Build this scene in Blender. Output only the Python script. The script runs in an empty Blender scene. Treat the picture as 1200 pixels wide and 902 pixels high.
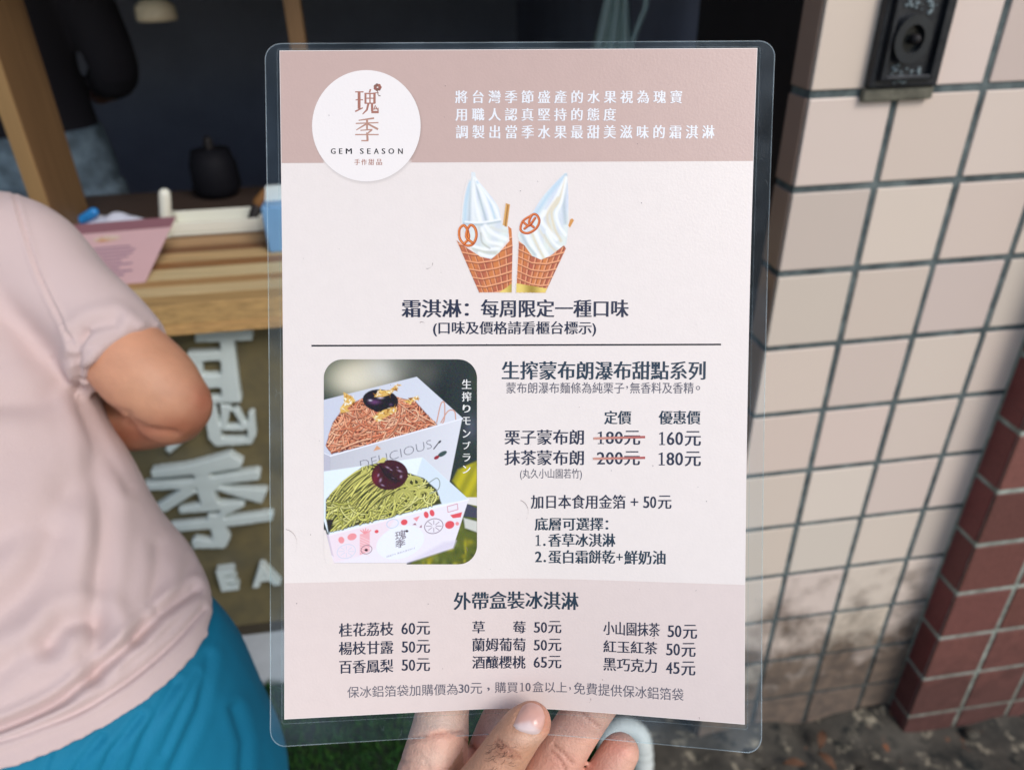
import bpy, bmesh, math, random
import numpy as np
from mathutils import Vector, Matrix
from mathutils.bvhtree import BVHTree

random.seed(7); rng = np.random.default_rng(7)
SC = bpy.context.scene
COL = SC.collection

# ------------------------------------------------------------------ camera
FPX, EYE, PITCH, ROLL = 870.0, 1.45, math.radians(30.5), math.radians(1.24)
Fw = np.array([0, math.cos(PITCH), -math.sin(PITCH)])
_r0 = np.array([1.0, 0, 0]); _u0 = np.array([0, math.sin(PITCH), math.cos(PITCH)])
Rt = math.cos(ROLL) * _r0 - math.sin(ROLL) * _u0
Up = math.cos(ROLL) * _u0 + math.sin(ROLL) * _r0
CAM = np.array([0, 0, EYE])
cd = bpy.data.cameras.new('camera'); cam = bpy.data.objects.new('camera', cd); COL.objects.link(cam)
cam.matrix_world = Matrix(((Rt[0], Up[0], -Fw[0], 0), (Rt[1], Up[1], -Fw[1], 0), (Rt[2], Up[2], -Fw[2], EYE), (0, 0, 0, 1)))
cd.sensor_width = 36; cd.lens = FPX / 1200 * 36; cd.clip_start = 0.02; cd.clip_end = 500
cd.dof.use_dof = True; cd.dof.focus_distance = 0.338; cd.dof.aperture_fstop = 8.8
SC.camera = cam

# ------------------------------------------------------------------ light: soft daylight, sky overhead cut off by an unseen canopy
SUN_EL, SUN_AZ = math.radians(42), math.radians(142)     # azimuth from +Y clockwise: behind the camera
w = bpy.data.worlds.new('World'); SC.world = w; w.use_nodes = True
wn = w.node_tree.nodes; wl = w.node_tree.links
sky = wn.new('ShaderNodeTexSky'); sky.sky_type = 'NISHITA'; sky.sun_disc = False
sky.sun_elevation = SUN_EL; sky.sun_rotation = SUN_AZ; sky.dust_density = 1.2; sky.air_density = 1.0; sky.ozone_density = 0.6
wl.new(sky.outputs[0], wn['Background'].inputs[0]); wn['Background'].inputs[1].default_value = 0.15
sl = bpy.data.lights.new('sun', 'SUN'); sl.energy = 1.5; sl.angle = math.radians(24); sl.color = (1, 0.965, 0.935)
so = bpy.data.objects.new('sun', sl); COL.objects.link(so)
sd = Vector((math.sin(SUN_AZ) * math.cos(SUN_EL), math.cos(SUN_AZ) * math.cos(SUN_EL), math.sin(SUN_EL)))
so.rotation_euler = (-sd).to_track_quat('-Z', 'Y').to_euler(); so.location = (0, -3, 6)
SC.view_settings.view_transform = 'Standard'; SC.view_settings.look = 'None'
SC.view_settings.exposure = 0.24; SC.view_settings.gamma = 1.0; SC.view_settings.use_curve_mapping = False
SC.cycles.use_denoising = True
SC.cycles.max_bounces = 8; SC.cycles.transparent_max_bounces = 16

# ------------------------------------------------------------------ coordinates
YAW = math.radians(7.8)                                   # the shop front runs 7.8 degrees off the camera's right
E1 = np.array([math.cos(YAW), math.sin(YAW), 0]); E2 = np.array([-math.sin(YAW), math.cos(YAW), 0]); E3 = np.array([0, 0, 1.0])
def B(s, t, z): return s * E1 + t * E2 + z * E3           # along the front, into the shop, up
def ray(x, y): return Fw + Rt * ((x - 600) / FPX) - Up * ((y - 451) / FPX)
def W(x, y, Z): return CAM + ray(x, y) * Z                # a point at depth Z
def proj(P):
    d = np.asarray(P) - CAM; z = d @ Fw
    return 600 + FPX * (d @ Rt) / z, 451 - FPX * (d @ Up) / z, z
def on_t(x, y, t):
    r = ray(x, y); P = CAM + r * ((t - CAM @ E2) / (r @ E2)); return P @ E1, P[2]
def on_z(x, y, z):
    r = ray(x, y); return CAM + r * ((z - EYE) / r[2])
TW = 0.9075                                               # face of the cream tiled wall

def srgb(r, g, b):
    f = lambda c: (c / 255 / 12.92) if c / 255 <= 0.04045 else ((c / 255 + 0.055) / 1.055) ** 2.4
    return (f(r), f(g), f(b))

# ------------------------------------------------------------------ materials
def mat(name, col=(0.5, 0.5, 0.5), rough=0.6, spec=0.5, noise=0.0, scale=20, bump=0.0, bscale=80, attr=None, coat=0, metal=0,
        col2=None, sss=0, stretch=None, crough=0.1, sheen=0):
    m = bpy.data.materials.new(name); m.use_nodes = True
    nt = m.node_tree; N, L = nt.nodes, nt.links; p = N['Principled BSDF']
    p.inputs['Roughness'].default_value = rough; p.inputs['Specular IOR Level'].default_value = spec
    p.inputs['Metallic'].default_value = metal
    p.inputs['Coat Weight'].default_value = coat; p.inputs['Coat Roughness'].default_value = crough
    p.inputs['Sheen Weight'].default_value = sheen
    if sss:
        p.inputs['Subsurface Weight'].default_value = sss; p.inputs['Subsurface Radius'].default_value = (0.9, 0.35, 0.2)
        p.inputs['Subsurface Scale'].default_value = 0.004
    src = None
    if attr:
        a = N.new('ShaderNodeAttribute'); a.attribute_name = attr; src = a.outputs['Color']
    tc = N.new('ShaderNodeTexCoord'); vec = tc.outputs['Object']
    if stretch:
        mp = N.new('ShaderNodeMapping'); mp.inputs['Scale'].default_value = stretch; L.new(vec, mp.inputs['Vector']); vec = mp.outputs[0]
    if noise:
        n = N.new('ShaderNodeTexNoise'); n.inputs['Scale'].default_value = scale; n.inputs['Detail'].default_value = 6
        n.inputs['Roughness'].default_value = 0.6; L.new(vec, n.inputs['Vector'])
        rp = N.new('ShaderNodeMapRange'); rp.inputs['From Min'].default_value = 0.3; rp.inputs['From Max'].default_value = 0.7
        L.new(n.outputs['Fac'], rp.inputs['Value'])
        mx = N.new('ShaderNodeMix'); mx.data_type = 'RGBA'; mx.blend_type = 'MIX'
        c2 = col2 if col2 else tuple(c * (1 - noise) for c in col)
        if src and not col2:
            mu = N.new('ShaderNodeMix'); mu.data_type = 'RGBA'; mu.blend_type = 'MULTIPLY'; mu.inputs[0].default_value = 1
            L.new(src, mu.inputs[6]); mu.inputs[7].default_value = (1 - noise,) * 3 + (1,); L.new(mu.outputs[2], mx.inputs[7])
        else: mx.inputs[7].default_value = (*c2, 1)
        mx.inputs[6].default_value = (*col, 1)
        if src: L.new(src, mx.inputs[6])
        L.new(rp.outputs[0], mx.inputs[0]); src = mx.outputs[2]
    if src: L.new(src, p.inputs['Base Color'])
    else: p.inputs['Base Color'].default_value = (*col, 1)
    if bump:
        b = N.new('ShaderNodeTexNoise'); b.inputs['Scale'].default_value = bscale; b.inputs['Detail'].default_value = 5; L.new(vec, b.inputs['Vector'])
        bp = N.new('ShaderNodeBump'); bp.inputs['Strength'].default_value = min(1, bump); bp.inputs['Distance'].default_value = 0.002
        L.new(b.outputs['Fac'], bp.inputs['Height']); L.new(bp.outputs[0], p.inputs['Normal'])
    return m

# ------------------------------------------------------------------ builders
def link_mesh(name, V, Fc, m, parent=None, colors=None, smooth=False, origin=None):
    V = np.asarray(V, float)
    o0 = np.array(parent['_o']) if parent is not None else (np.array(origin) if origin is not None else V.mean(0) * [1, 1, 0] + [0, 0, V[:, 2].min()])
    me = bpy.data.meshes.new(name); me.from_pydata((V - o0).tolist(), [], [tuple(map(int, f)) for f in Fc])
    if m: me.materials.append(m)
    if colors is not None:
        ca = me.color_attributes.new('Col', 'FLOAT_COLOR', 'POINT')
        c4 = np.ones((len(V), 4), np.float32); c4[:, :3] = colors; ca.data.foreach_set('color', c4.ravel())
    if smooth: me.polygons.foreach_set('use_smooth', [True] * len(me.polygons))
    me.update()
    o = bpy.data.objects.new(name, me); COL.objects.link(o)
    if parent is not None: o.parent = parent
    else: o.location = o0
    o['_o'] = [float(k_) for k_ in o0]
    return o
def tag(o, label=None, cat=None, group=None, kind=None):
    if label: o['label'] = label
    if cat: o['category'] = cat
    if group: o['group'] = group
    if kind: o['kind'] = kind
    return o
def thing(name, loc, label, cat, group=None):
    o = bpy.data.objects.new(name, None); COL.objects.link(o); o.location = loc; o['_o'] = [float(k_) for k_ in loc]; o.empty_display_size = 0.05
    return tag(o, label, cat, group)

class MB:
    """collects shapes of one mesh"""
    def __init__(s): s.V = []; s.F = []; s.C = []
    def add(s, V, F, c=None):
        k = len(s.V); s.V.extend([tuple(v) for v in V]); s.F.extend([tuple(int(i) + k for i in f) for f in F]); s.C.extend([c or (1, 1, 1)] * len(V))
    def box(s, fn, a, b, bev=0.0, c=None):
        """bevelled box between corners a and b, mapped through fn"""
        bm = bmesh.new(); bmesh.ops.create_cube(bm, size=1)
        a = np.array(a, float); b = np.array(b, float)
        for v in bm.verts: v.co = Vector((a + b) / 2 + np.array(v.co) * (b - a))
        if bev: bmesh.ops.bevel(bm, geom=bm.edges[:], offset=bev, segments=2, affect='EDGES', profile=0.5)
        bm.verts.index_update()
        s.add([fn(*v.co) for v in bm.verts], [[v.index for v in f.verts] for f in bm.faces], c); bm.free()
    def tube(s, pts, rad, n=12, c=None, cap=True):
        V, F = tube(pts, rad, n, cap); s.add(V, F, c)
    def prism(s, fn, poly, d0, d1, c=None):
        """polygon (a,b) extruded between depths, mapped through fn(a, depth, b)"""
        n = len(poly)
        V = [fn(p[0], d0, p[1]) for p in poly] + [fn(p[0], d1, p[1]) for p in poly]
        s.add(V, [list(range(n)), list(range(2 * n - 1, n - 1, -1))] + [[i, i + n, (i + 1) % n + n, (i + 1) % n] for i in range(n)], c)
    def build(s, name, m, parent=None, smooth=False, origin=None, col=False):
        return link_mesh(name, s.V, s.F, m, parent, colors=np.array(s.C) if col else None, smooth=smooth, origin=origin)

def spline(P, n):
    """Catmull-Rom through the rows of P"""
    P = np.asarray(P, float); Q = np.vstack([2 * P[0] - P[1], P, 2 * P[-1] - P[-2]]); out = []
    for i in range(len(P) - 1):
        p0, p1, p2, p3 = Q[i:i + 4]
        for k in range(n):
            t = k / n
            out.append(0.5 * (2 * p1 + (p2 - p0) * t + (2 * p0 - 5 * p1 + 4 * p2 - p3) * t * t + (3 * p1 - p0 - 3 * p2 + p3) * t ** 3))
    out.append(P[-1]); return np.array(out)

def tube(pts, rad, n=12, cap=True, ref=None, flat=None):
    """tube along pts with radii rad; ref: direction that is scaled by flat; round ends"""
    pts = np.asarray(pts, float); rad = np.broadcast_to(np.asarray(rad, float), (len(pts),)).copy()
    flat = np.broadcast_to(np.asarray(1.0 if flat is None else flat, float), (len(pts),)).copy()
    if cap:                                               # round ends
        def ends(P, R, fl, sgn):
            d = P[0] - P[1]; d = d / np.linalg.norm(d); ex = []
            for a in (75, 50, 25): a = math.radians(a); ex.append((P[0] + d * R[0] * math.sin(a), R[0] * math.cos(a), fl[0]))
            return ex
        a = ends(pts, rad, flat, 1); b = ends(pts[::-1], rad[::-1], flat[::-1], 1)[::-1]
        pts = np.vstack([[x[0] for x in a], pts, [x[0] for x in b]])
        rad = np.concatenate([[x[1] for x in a], rad, [x[1] for x in b]]); flat = np.concatenate([[x[2] for x in a], flat, [x[2] for x in b]])
    T = np.gradient(pts, axis=0); T /= np.linalg.norm(T, axis=1)[:, None]
    r = np.array(ref if ref is not None else ((0, 0, 1) if abs(T[0][2]) < 0.9 else (1, 0, 0)), float)
    V = []; F = []
    for i in range(len(pts)):
        u = r - T[i] * (r @ T[i]); u /= np.linalg.norm(u)
        if ref is None: r = u
        v = np.cross(T[i], u)
        for k in range(n):
            a = 2 * math.pi * k / n
            V.append(pts[i] + rad[i] * (flat[i] * math.cos(a) * u + math.sin(a) * v))
    for i in range(len(pts) - 1):
        for k in range(n):
            F.append([i * n + k, i * n + (k + 1) % n, (i + 1) * n + (k + 1) % n, (i + 1) * n + k])
    F.append(list(range(n))[::-1]); F.append([(len(pts) - 1) * n + k for k in range(n)])
    return V, F

def fuse(tubes, voxel, smooth=6, fac=0.5, sub=0):
    """one continuous surface out of overlapping closed tubes"""
    mb = MB()
    for V, F in tubes: mb.add(V, F)
    me = bpy.data.meshes.new('tmp'); me.from_pydata(mb.V, [], mb.F)
    bm = bmesh.new(); bm.from_mesh(me); bmesh.ops.recalc_face_normals(bm, faces=bm.faces[:]); bm.to_mesh(me); bm.free()
    o = bpy.data.objects.new('tmp', me); COL.objects.link(o)
    r = o.modifiers.new('r', 'REMESH'); r.mode = 'VOXEL'; r.voxel_size = voxel
    s = o.modifiers.new('s', 'SMOOTH'); s.iterations = smooth; s.factor = fac
    if sub: sb = o.modifiers.new('d', 'SUBSURF'); sb.levels = sub; sb.render_levels = sub
    dg = bpy.context.evaluated_depsgraph_get(); dg.update()
    ev = o.evaluated_get(dg); em = ev.to_mesh()
    n = len(em.vertices); V = np.zeros(n * 3); em.vertices.foreach_get('co', V); Nn = np.zeros(n * 3); em.vertices.foreach_get('normal', Nn)
    F = [tuple(p.vertices) for p in em.polygons]; ev.to_mesh_clear()
    bpy.data.objects.remove(o); bpy.data.meshes.remove(me)
    return V.reshape(-1, 3), F, Nn.reshape(-1, 3)

def dist_poly(X, Y, pl):
    """distance of points to a polyline"""
    d = np.full(np.shape(X), 1e9); pl = np.asarray(pl, float)
    for a, b in zip(pl[:-1], pl[1:]):
        e = b - a; L2 = max(e @ e, 1e-9); t = np.clip(((X - a[0]) * e[0] + (Y - a[1]) * e[1]) / L2, 0, 1)
        d = np.minimum(d, np.hypot(X - a[0] - t * e[0], Y - a[1] - t * e[1]))
    return d
def projN(V):
    d = V - CAM; z = d @ Fw; return 600 + FPX * (d @ Rt) / z, 451 - FPX * (d @ Up) / z, z

# ================================================================== THE SETTING
M_concrete = mat('concrete_ground', srgb(92, 86, 76), 0.9, 0.3, noise=0.8, scale=9, bump=1.0, bscale=60, col2=srgb(30, 30, 28))
M_turf = mat('turf', rough=0.8, spec=0.2, attr='Col')
M_turfbase = mat('turf_base', srgb(22, 38, 22), 0.95)
M_wood = mat('wood', srgb(168, 128, 84), 0.55, 0.35, noise=0.5, scale=7, stretch=(0.6, 14, 14), col2=srgb(112, 76, 44), bump=0.15, bscale=30)
M_wood_in = mat('post_wood', srgb(128, 98, 66), 0.6, 0.3, noise=0.25, scale=8, stretch=(8, 8, 0.6))
M_black = mat('black_paint', srgb(40, 36, 36), 0.6, 0.3, noise=0.2)
M_dark = mat('dark_room', srgb(150, 154, 172), 0.8, 0.2, noise=0.25, scale=3); M_roof = mat('added_canopy_grey', srgb(70, 70, 74), 0.8)
M_white = mat('white_plastic', srgb(222, 228, 224), 0.45, 0.5, noise=0.05, bump=0.05)
M_curb = mat('painted_step', srgb(188, 190, 192), 0.7, 0.3, noise=0.2, scale=14, bump=0.2)

# ground, one sheet to the horizon, with real relief close by
gx = np.concatenate([[-60, -15, -5, -2], np.linspace(-1.2, 2.0, 130), [3, 6, 15, 60]]); gt = np.concatenate([[-60, -15, -5, -1.5], np.linspace(-0.4, 1.35, 90), [3, 6, 15, 60]])
V = []; 
for t in gt:
    for s in gx:
        near = 0.45 < s < 2 and 0.2 < t < 0.93
        h = 0.0
        if near:
            h = 0.006 * math.sin(s * 41 + t * 17) * math.sin(t * 33 - s * 9) + 0.004 * rng.random() + 0.03 * max(0, 1 - (0.915 - t) / 0.10) * (0.6 + 0.4 * math.sin(s * 23) )
            h = max(h, -0.01)
        V.append(B(s, t, h))
nx = len(gx); F = [[j * nx + i, j * nx + i + 1, (j + 1) * nx + i + 1, (j + 1) * nx + i] for j in range(len(gt) - 1) for i in range(nx - 1)]
o = link_mesh('ground', V, F, M_concrete, smooth=True, origin=(0, 0, 0)); tag(o, kind='structure')
# dirt colour nodes: moss, pale grit, rusty flecks
def layer(nt, old, scale, lo, hi, col, detail=8):
    N, L = nt.nodes, nt.links
    tc = N.new('ShaderNodeTexCoord'); n = N.new('ShaderNodeTexNoise'); n.inputs['Scale'].default_value = scale; n.inputs['Detail'].default_value = detail; n.inputs['Roughness'].default_value = 0.65
    L.new(tc.outputs['Object'], n.inputs['Vector'])
    r = N.new('ShaderNodeMapRange'); r.inputs['From Min'].default_value = lo; r.inputs['From Max'].default_value = hi; L.new(n.outputs['Fac'], r.inputs['Value'])
    m = N.new('ShaderNodeMix'); m.data_type = 'RGBA'; L.new(r.outputs[0], m.inputs[0]); L.new(old, m.inputs[6]); m.inputs[7].default_value = (*col, 1)
    return m.outputs[2]
nt = M_concrete.node_tree; p = nt.nodes['Principled BSDF']; old = p.inputs['Base Color'].links[0].from_socket
old = layer(nt, old, 22, 0.56, 0.64, srgb(150, 140, 120)); old = layer(nt, old, 12, 0.62, 0.68, srgb(150, 88, 52)); old = layer(nt, old, 17, 0.55, 0.66, srgb(26, 30, 28))
nt.links.new(old, p.inputs['Base Color'])

# artificial turf mat
mb = MB(); mb.box(B, (-2.2, -0.6, 0.004), (0.30, 1.185, 0.012)); tag(mb.build('turf_mat', M_turfbase, origin=(0, 0, 0)), kind='structure')
nb = 60000; s = rng.uniform(-1.9, 0.30, nb); t = rng.uniform(0.1, 1.18, nb); V = np.zeros((nb, 4, 3)); ang = rng.uniform(0, 6.28, nb); hh = rng.uniform(0.012, 0.024, nb)
base = np.outer(s, E1) + np.outer(t, E2); base[:, 2] = 0.012
dx = np.stack([np.cos(ang), np.sin(ang), np.zeros(nb)], 1) * 0.0016
lean = np.stack([rng.normal(0, 0.006, nb), rng.normal(0, 0.006, nb), hh], 1)
V[:, 0] = base - dx; V[:, 1] = base + dx; V[:, 2] = base + dx * 0.5 + lean; V[:, 3] = base - dx * 0.5 + lean
cc = np.array(srgb(38, 78, 34))[None] * rng.uniform(0.5, 1.5, nb)[:, None] + np.array(srgb(60, 80, 20))[None] * (rng.random(nb) > 0.8)[:, None] * 0.5
o = link_mesh('turf', V.reshape(-1, 3), np.arange(nb * 4).reshape(-1, 4), M_turf, colors=np.repeat(cc, 4, 0), origin=(0, 0, 0))
tag(o, 'short dark green artificial grass in front of the shop step', 'turf', kind='stuff')

# ---------- cream tiled wall
M_tile = mat('cream_tile', rough=0.2, spec=0.5, attr='Col', bump=0.12, bscale=25)
M_grout = mat('teal_grout', srgb(112, 122, 120), 0.85, 0.3, noise=0.45, scale=40, col2=srgb(56, 66, 68), bump=0.5, bscale=200)
M_rtile = mat('red_tile', rough=0.5, spec=0.4, attr='Col', noise=0.25, scale=120, bump=0.5, bscale=260)
M_rgrout = mat('pale_grout', srgb(176, 184, 172), 0.85, 0.3, noise=0.35, scale=40, col2=srgb(110, 116, 106), bump=0.5, bscale=200)
def dirt(m, top, dcol, amount=1.0):
    nt = m.node_tree; N, L = nt.nodes, nt.links; p = N['Principled BSDF']; old = p.inputs['Base Color'].links[0].from_socket
    g = N.new('ShaderNodeNewGeometry'); sp = N.new('ShaderNodeSeparateXYZ'); L.new(g.outputs['Position'], sp.inputs[0])
    n = N.new('ShaderNodeTexNoise'); n.inputs['Scale'].default_value = 11; n.inputs['Detail'].default_value = 9; n.inputs['Roughness'].default_value = 0.62
    L.new(g.outputs['Position'], n.inputs['Vector'])
    zr = N.new('ShaderNodeMapRange'); zr.inputs['From Min'].default_value = 0.0; zr.inputs['From Max'].default_value = top; zr.inputs['To Min'].default_value = 0.50; zr.inputs['To Max'].default_value = -0.42
    L.new(sp.outputs['Z'], zr.inputs['Value'])
    ad = N.new('ShaderNodeMath'); ad.operation = 'ADD'; L.new(zr.outputs[0], ad.inputs[0]); L.new(n.outputs['Fac'], ad.inputs[1])
    r = N.new('ShaderNodeMapRange'); r.inputs['From Min'].default_value = 0.42; r.inputs['From Max'].default_value = 0.74; r.inputs['To Max'].default_value = amount; L.new(ad.outputs[0], r.inputs['Value'])
    mx = N.new('ShaderNodeMix'); mx.data_type = 'RGBA'; L.new(r.outputs[0], mx.inputs[0]); L.new(old, mx.inputs[6])
    n3 = N.new('ShaderNodeTexNoise'); n3.inputs['Scale'].default_value = 38; n3.inputs['Detail'].default_value = 8; L.new(g.outputs['Position'], n3.inputs['Vector'])
    r3 = N.new('ShaderNodeMapRange'); r3.inputs['From Min'].default_value = .38; r3.inputs['From Max'].default_value = .66; L.new(n3.outputs['Fac'], r3.inputs['Value'])
    m3 = N.new('ShaderNodeMix'); m3.data_type = 'RGBA'; L.new(r3.outputs[0], m3.inputs[0]); m3.inputs[6].default_value = (*[c_ * .62 for c_ in dcol], 1); m3.inputs[7].default_value = (*[c_ * 1.45 for c_ in dcol], 1); L.new(m3.outputs[2], mx.inputs[7])
    L.new(mx.outputs[2], p.inputs['Base Color'])
    rr = N.new('ShaderNodeMapRange'); rr.inputs['To Min'].default_value = p.inputs['Roughness'].default_value; rr.inputs['To Max'].default_value = 0.85
    L.new(r.outputs[0], rr.inputs['Value']); L.new(rr.outputs[0], p.inputs['Roughness'])
dirt(M_tile, 0.66, srgb(84, 68, 54), 0.92); dirt(M_grout, 0.5, srgb(60, 56, 50), 0.7); dirt(M_rtile, 0.5, srgb(62, 40, 36), 0.6); dirt(M_rgrout, 0.35, srgb(96, 92, 80), 0.6)

PZ = 0.1184; ROW0 = 0.457                                  # joints between rows lie at ROW0 + k*PZ
zr = [ROW0 + k * PZ for k in range(-4, 22)]
G = 0.0048                                                 # half a joint
def tiles(mb, axis, fixed, cuts, rows, base, var, depth=0.006, sign=-1):
    for z0, z1 in zip(rows[:-1], rows[1:]):
        for a0, a1 in zip(cuts[:-1], cuts[1:]):
            k = 1 + rng.normal(0, var); c = tuple(np.array(base) * k * (1 + rng.normal(0, 0.012, 3)))
            j = rng.normal(0, 0.0004)
            g0, g1 = G, G
            if axis == 's': mb.box(B, (a0 + g0, fixed + j, z0 + G), (a1 - g1, fixed + depth + j, z1 - G), 0.0016, c)
            else: mb.box(B, (fixed + j, a0 + g0, z0 + G), (fixed + depth + j, a1 - g1, z1 - G), 0.0016, c)
wall = thing('tile_wall', B(0.72, TW, 0), 'cream square tiled wall with dark teal joints, stained brown near the ground', 'wall')
cream = np.array(srgb(219, 202, 187))
mb = MB(); tiles(mb, 's', TW, [0.504 - G, 0.6195, 0.7395, 0.8585, 0.934 + G], zr, cream, 0.05)
mb.build('wall_tiles', M_tile, wall, col=True)
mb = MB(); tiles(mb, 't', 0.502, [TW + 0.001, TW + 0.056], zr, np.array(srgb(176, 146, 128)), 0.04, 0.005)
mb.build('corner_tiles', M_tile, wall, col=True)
mb = MB(); mb.box(B, (0.5045, TW + 0.0025, 0.0), (2.3, TW + 0.05, 3.0)); mb.build('grout', M_grout, wall)
# ---------- red tiled pier
PF, PS = 0.848, 0.930
pier = thing('tile_pier', B(PS + 0.2, PF, 0), 'dark red brick tile pier with pale joints at the end of the cream wall', 'pier')
rowsp = [0.061 + k * 0.118 for k in range(-1, 24)]
red = np.array(srgb(122, 78, 70))
mb = MB(); tiles(mb, 's', PF, [PS - G + 0.001, PS + 0.118, PS + 0.236, PS + 0.354, PS + 0.472, PS + 0.59], rowsp, red, 0.13)
mb.build('pier_tiles', M_rtile, pier, col=True)
mb = MB(); tiles(mb, 't', PS - 0.001, [PF + 0.002, TW - 0.002], rowsp, np.array(srgb(120, 58, 56)), 0.07, 0.005)
mb.build('side_tiles', M_rtile, pier, col=True)
mb = MB(); mb.box(B, (PS + 0.0015, PF + 0.0025, 0), (PS + 0.6, TW + 0.0, 3.0)); mb.build('grout', M_rgrout, pier)

# ---------- shop front: dark frame, letter panel, step, room
M_panel = mat('olive_panel', srgb(126, 112, 76), 0.55, 0.4, noise=0.4, scale=9, col2=srgb(84, 80, 64), stretch=(1, 1, 1), bump=0.1)
front = thing('shop_front', B(-0.4, 1.19, 0), 'dark shop opening with an olive panel below the counter and a pale grey step', 'shop')
mb = MB(); mb.box(B, (0.508, TW + 0.058, 0.0), (0.60, 1.32, 2.9), 0.002); mb.build('door_frame', M_black, front)
mb = MB(); mb.box(B, (-2.2, 1.19, 0.205), (0.506, 1.215, 0.925), 0.001); mb.build('panel', M_panel, front)
mb = MB(); mb.box(B, (-2.2, 1.186, 0.178), (0.506, 1.214, 0.2035), 0.001); mb.build('skirting', mat('skirting_brown', srgb(66, 58, 46), 0.6), front)
mb = MB(); mb.box(B, (-2.2, 1.188, 0.0), (0.506, 1.4, 0.177), 0.004); mb.build('step', M_curb, front)
mb = MB(); mb.box(B, (-2.2, 1.20, 1.66), (0.506, 1.30, 2.9)); mb.box(B, (-3.2, 1.19, 0), (-2.205, 1.3, 2.9)); mb.build('sun_block_fascia', M_black, front)  # front wall out of view, hung low to keep sunlight off the room
mb = MB()
mb.box(B, (-3.2, 4.0, 0), (2.6, 4.1, 2.9)); mb.box(B, (-3.3, 1.31, 0), (-3.205, 4.1, 2.9)); mb.box(B, (0.61, 1.33, 0), (0.70, 3.995, 2.9))
mb.box(B, (-3.2, 1.41, 0.01), (0.605, 3.995, 0.03)); mb.build('room_walls', M_dark, front)
mb = MB(); mb.box(B, (-3.3, 0.35, 2.905), (2.6, 4.1, 3.0)); mb.build('added_canopy', M_roof, front)  # unseen roof added to darken the shop; covers the room too

counter = thing('counter', B(-0.5, 1.13, 0.93), 'striped wooden shop counter running behind the pink menu card', 'counter')
M_cw = mat('counter_wood', rough=0.5, spec=0.4, attr='Col', noise=0.45, scale=10, stretch=(0.5, 26, 26), bump=0.1)
mb = MB(); ts = [1.128, 1.165, 1.205, 1.235, 1.285, 1.32, 1.365, 1.40, 1.45, 1.505]
pal = [srgb(206, 168, 112), srgb(238, 210, 158), srgb(204, 160, 106), srgb(242, 216, 164), srgb(176, 126, 78), srgb(226, 190, 136), srgb(150, 104, 66), srgb(206, 164, 116), srgb(134, 98, 66)]
for (a, b), c in zip(zip(ts[:-1], ts[1:]), pal): mb.box(B, (-2.19, a, 0.945), (0.504, b - 0.0004, 0.981), 0.0008, c)
mb.build('worktop', M_cw, counter, col=True)
mb = MB(); mb.box(B, (-2.19, 1.126, 0.928), (0.504, 1.15, 0.9445), 0.001, srgb(214, 170, 112)); mb.box(B, (-2.19, 1.1503, 0.926), (0.504, 1.50, 0.9445), 0.001, srgb(150, 108, 70)); mb.build('edge_board', M_cw, counter, col=True)

# raised lettering on the panel
M_foam = mat('white_foam', srgb(206, 216, 212), 0.5, 0.4, noise=0.08, scale=30)
FT = 1.168                                                 # front plane of the letters
def letters(name, label, polys, cat='sign lettering', d=0.021):
    tb = []
    for k, pl in enumerate(polys):
        q_ = [on_t(x, y, FT) for x, y in pl]
        if sum(a[0] * b[1] - b[0] * a[1] for a, b in zip(q_, q_[1:] + q_[:1])) < 0: q_ = q_[::-1]
        mb = MB(); mb.prism(B, q_, FT + 0.0003 * k, FT + d - 0.0003 * k); tb.append((mb.V, mb.F))
    V, F, _ = fuse(tb, 0.0022, 4)
    return tag(link_mesh(name, V, F, M_foam, smooth=True), label, cat)
def q(sx, sy, ox, oy, *pts): return [(ox + x / sx, oy + y / sy) for x, y in pts]
J = lambda *p: q(5.012, 5.012, 160, 520, *p)
letters('sign_character', 'raised white character with a wide crossed top and hooked foot on the olive panel', [
    J((80, 160), (300, 130), (430, 95), (545, 60), (625, 110), (610, 145), (420, 178), (90, 205)),
    J((40, 238), (300, 222), (700, 160), (728, 170), (722, 215), (300, 268), (40, 280)),
    J((330, 150), (420, 150), (440, 240), (478, 350), (375, 362), (345, 250)),
    J((300, 250), (350, 290), (180, 400), (110, 420), (100, 380)),
    J((440, 245), (560, 268), (770, 275), (735, 358), (600, 320), (470, 280)),
    J((240, 385), (430, 355), (625, 350), (635, 372), (500, 440), (470, 430), (500, 395), (250, 418)),
    J((190, 480), (400, 460), (790, 408), (805, 420), (795, 460), (400, 510), (195, 525)),
    J((410, 425), (490, 425), (520, 500), (550, 560), (520, 620), (330, 622), (318, 580), (340, 560), (445, 578), (430, 500)),
])
K = lambda *p: q(5.64, 5.64, 160, 380, *p)
letters('sign_character', 'raised white character partly hidden by the elbow, just under the wooden counter', [
    K((380, 60), (760, 40), (765, 110), (385, 125)),
    K((550, 120), (640, 118), (690, 515), (560, 520)),
    K((400, 190), (560, 185), (560, 245), (400, 250)),
    K((400, 340), (560, 340), (560, 425), (400, 430)),
    K((330, 495), (690, 480), (690, 525), (330, 530)),
    K((330, 190), (430, 190), (440, 525), (330, 525)),
    K((440, 530), (520, 540), (560, 760), (730, 760), (735, 590), (775, 585), (790, 740), (760, 800), (520, 815), (470, 760)),
    K((550, 540), (620, 545), (600, 660), (560, 700)),
    K((625, 575), (665, 555), (735, 690), (700, 715), (570, 712), (600, 680), (690, 675)),
    K((180, 835), (330, 720), (390, 690), (380, 730), (215, 865)),
    K((-60, 560), (150, 520), (160, 580), (-50, 620)), K((20, 400), (90, 400), (100, 760), (20, 760)), K((-80, 780), (170, 720), (180, 770), (-70, 830)),
])
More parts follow.
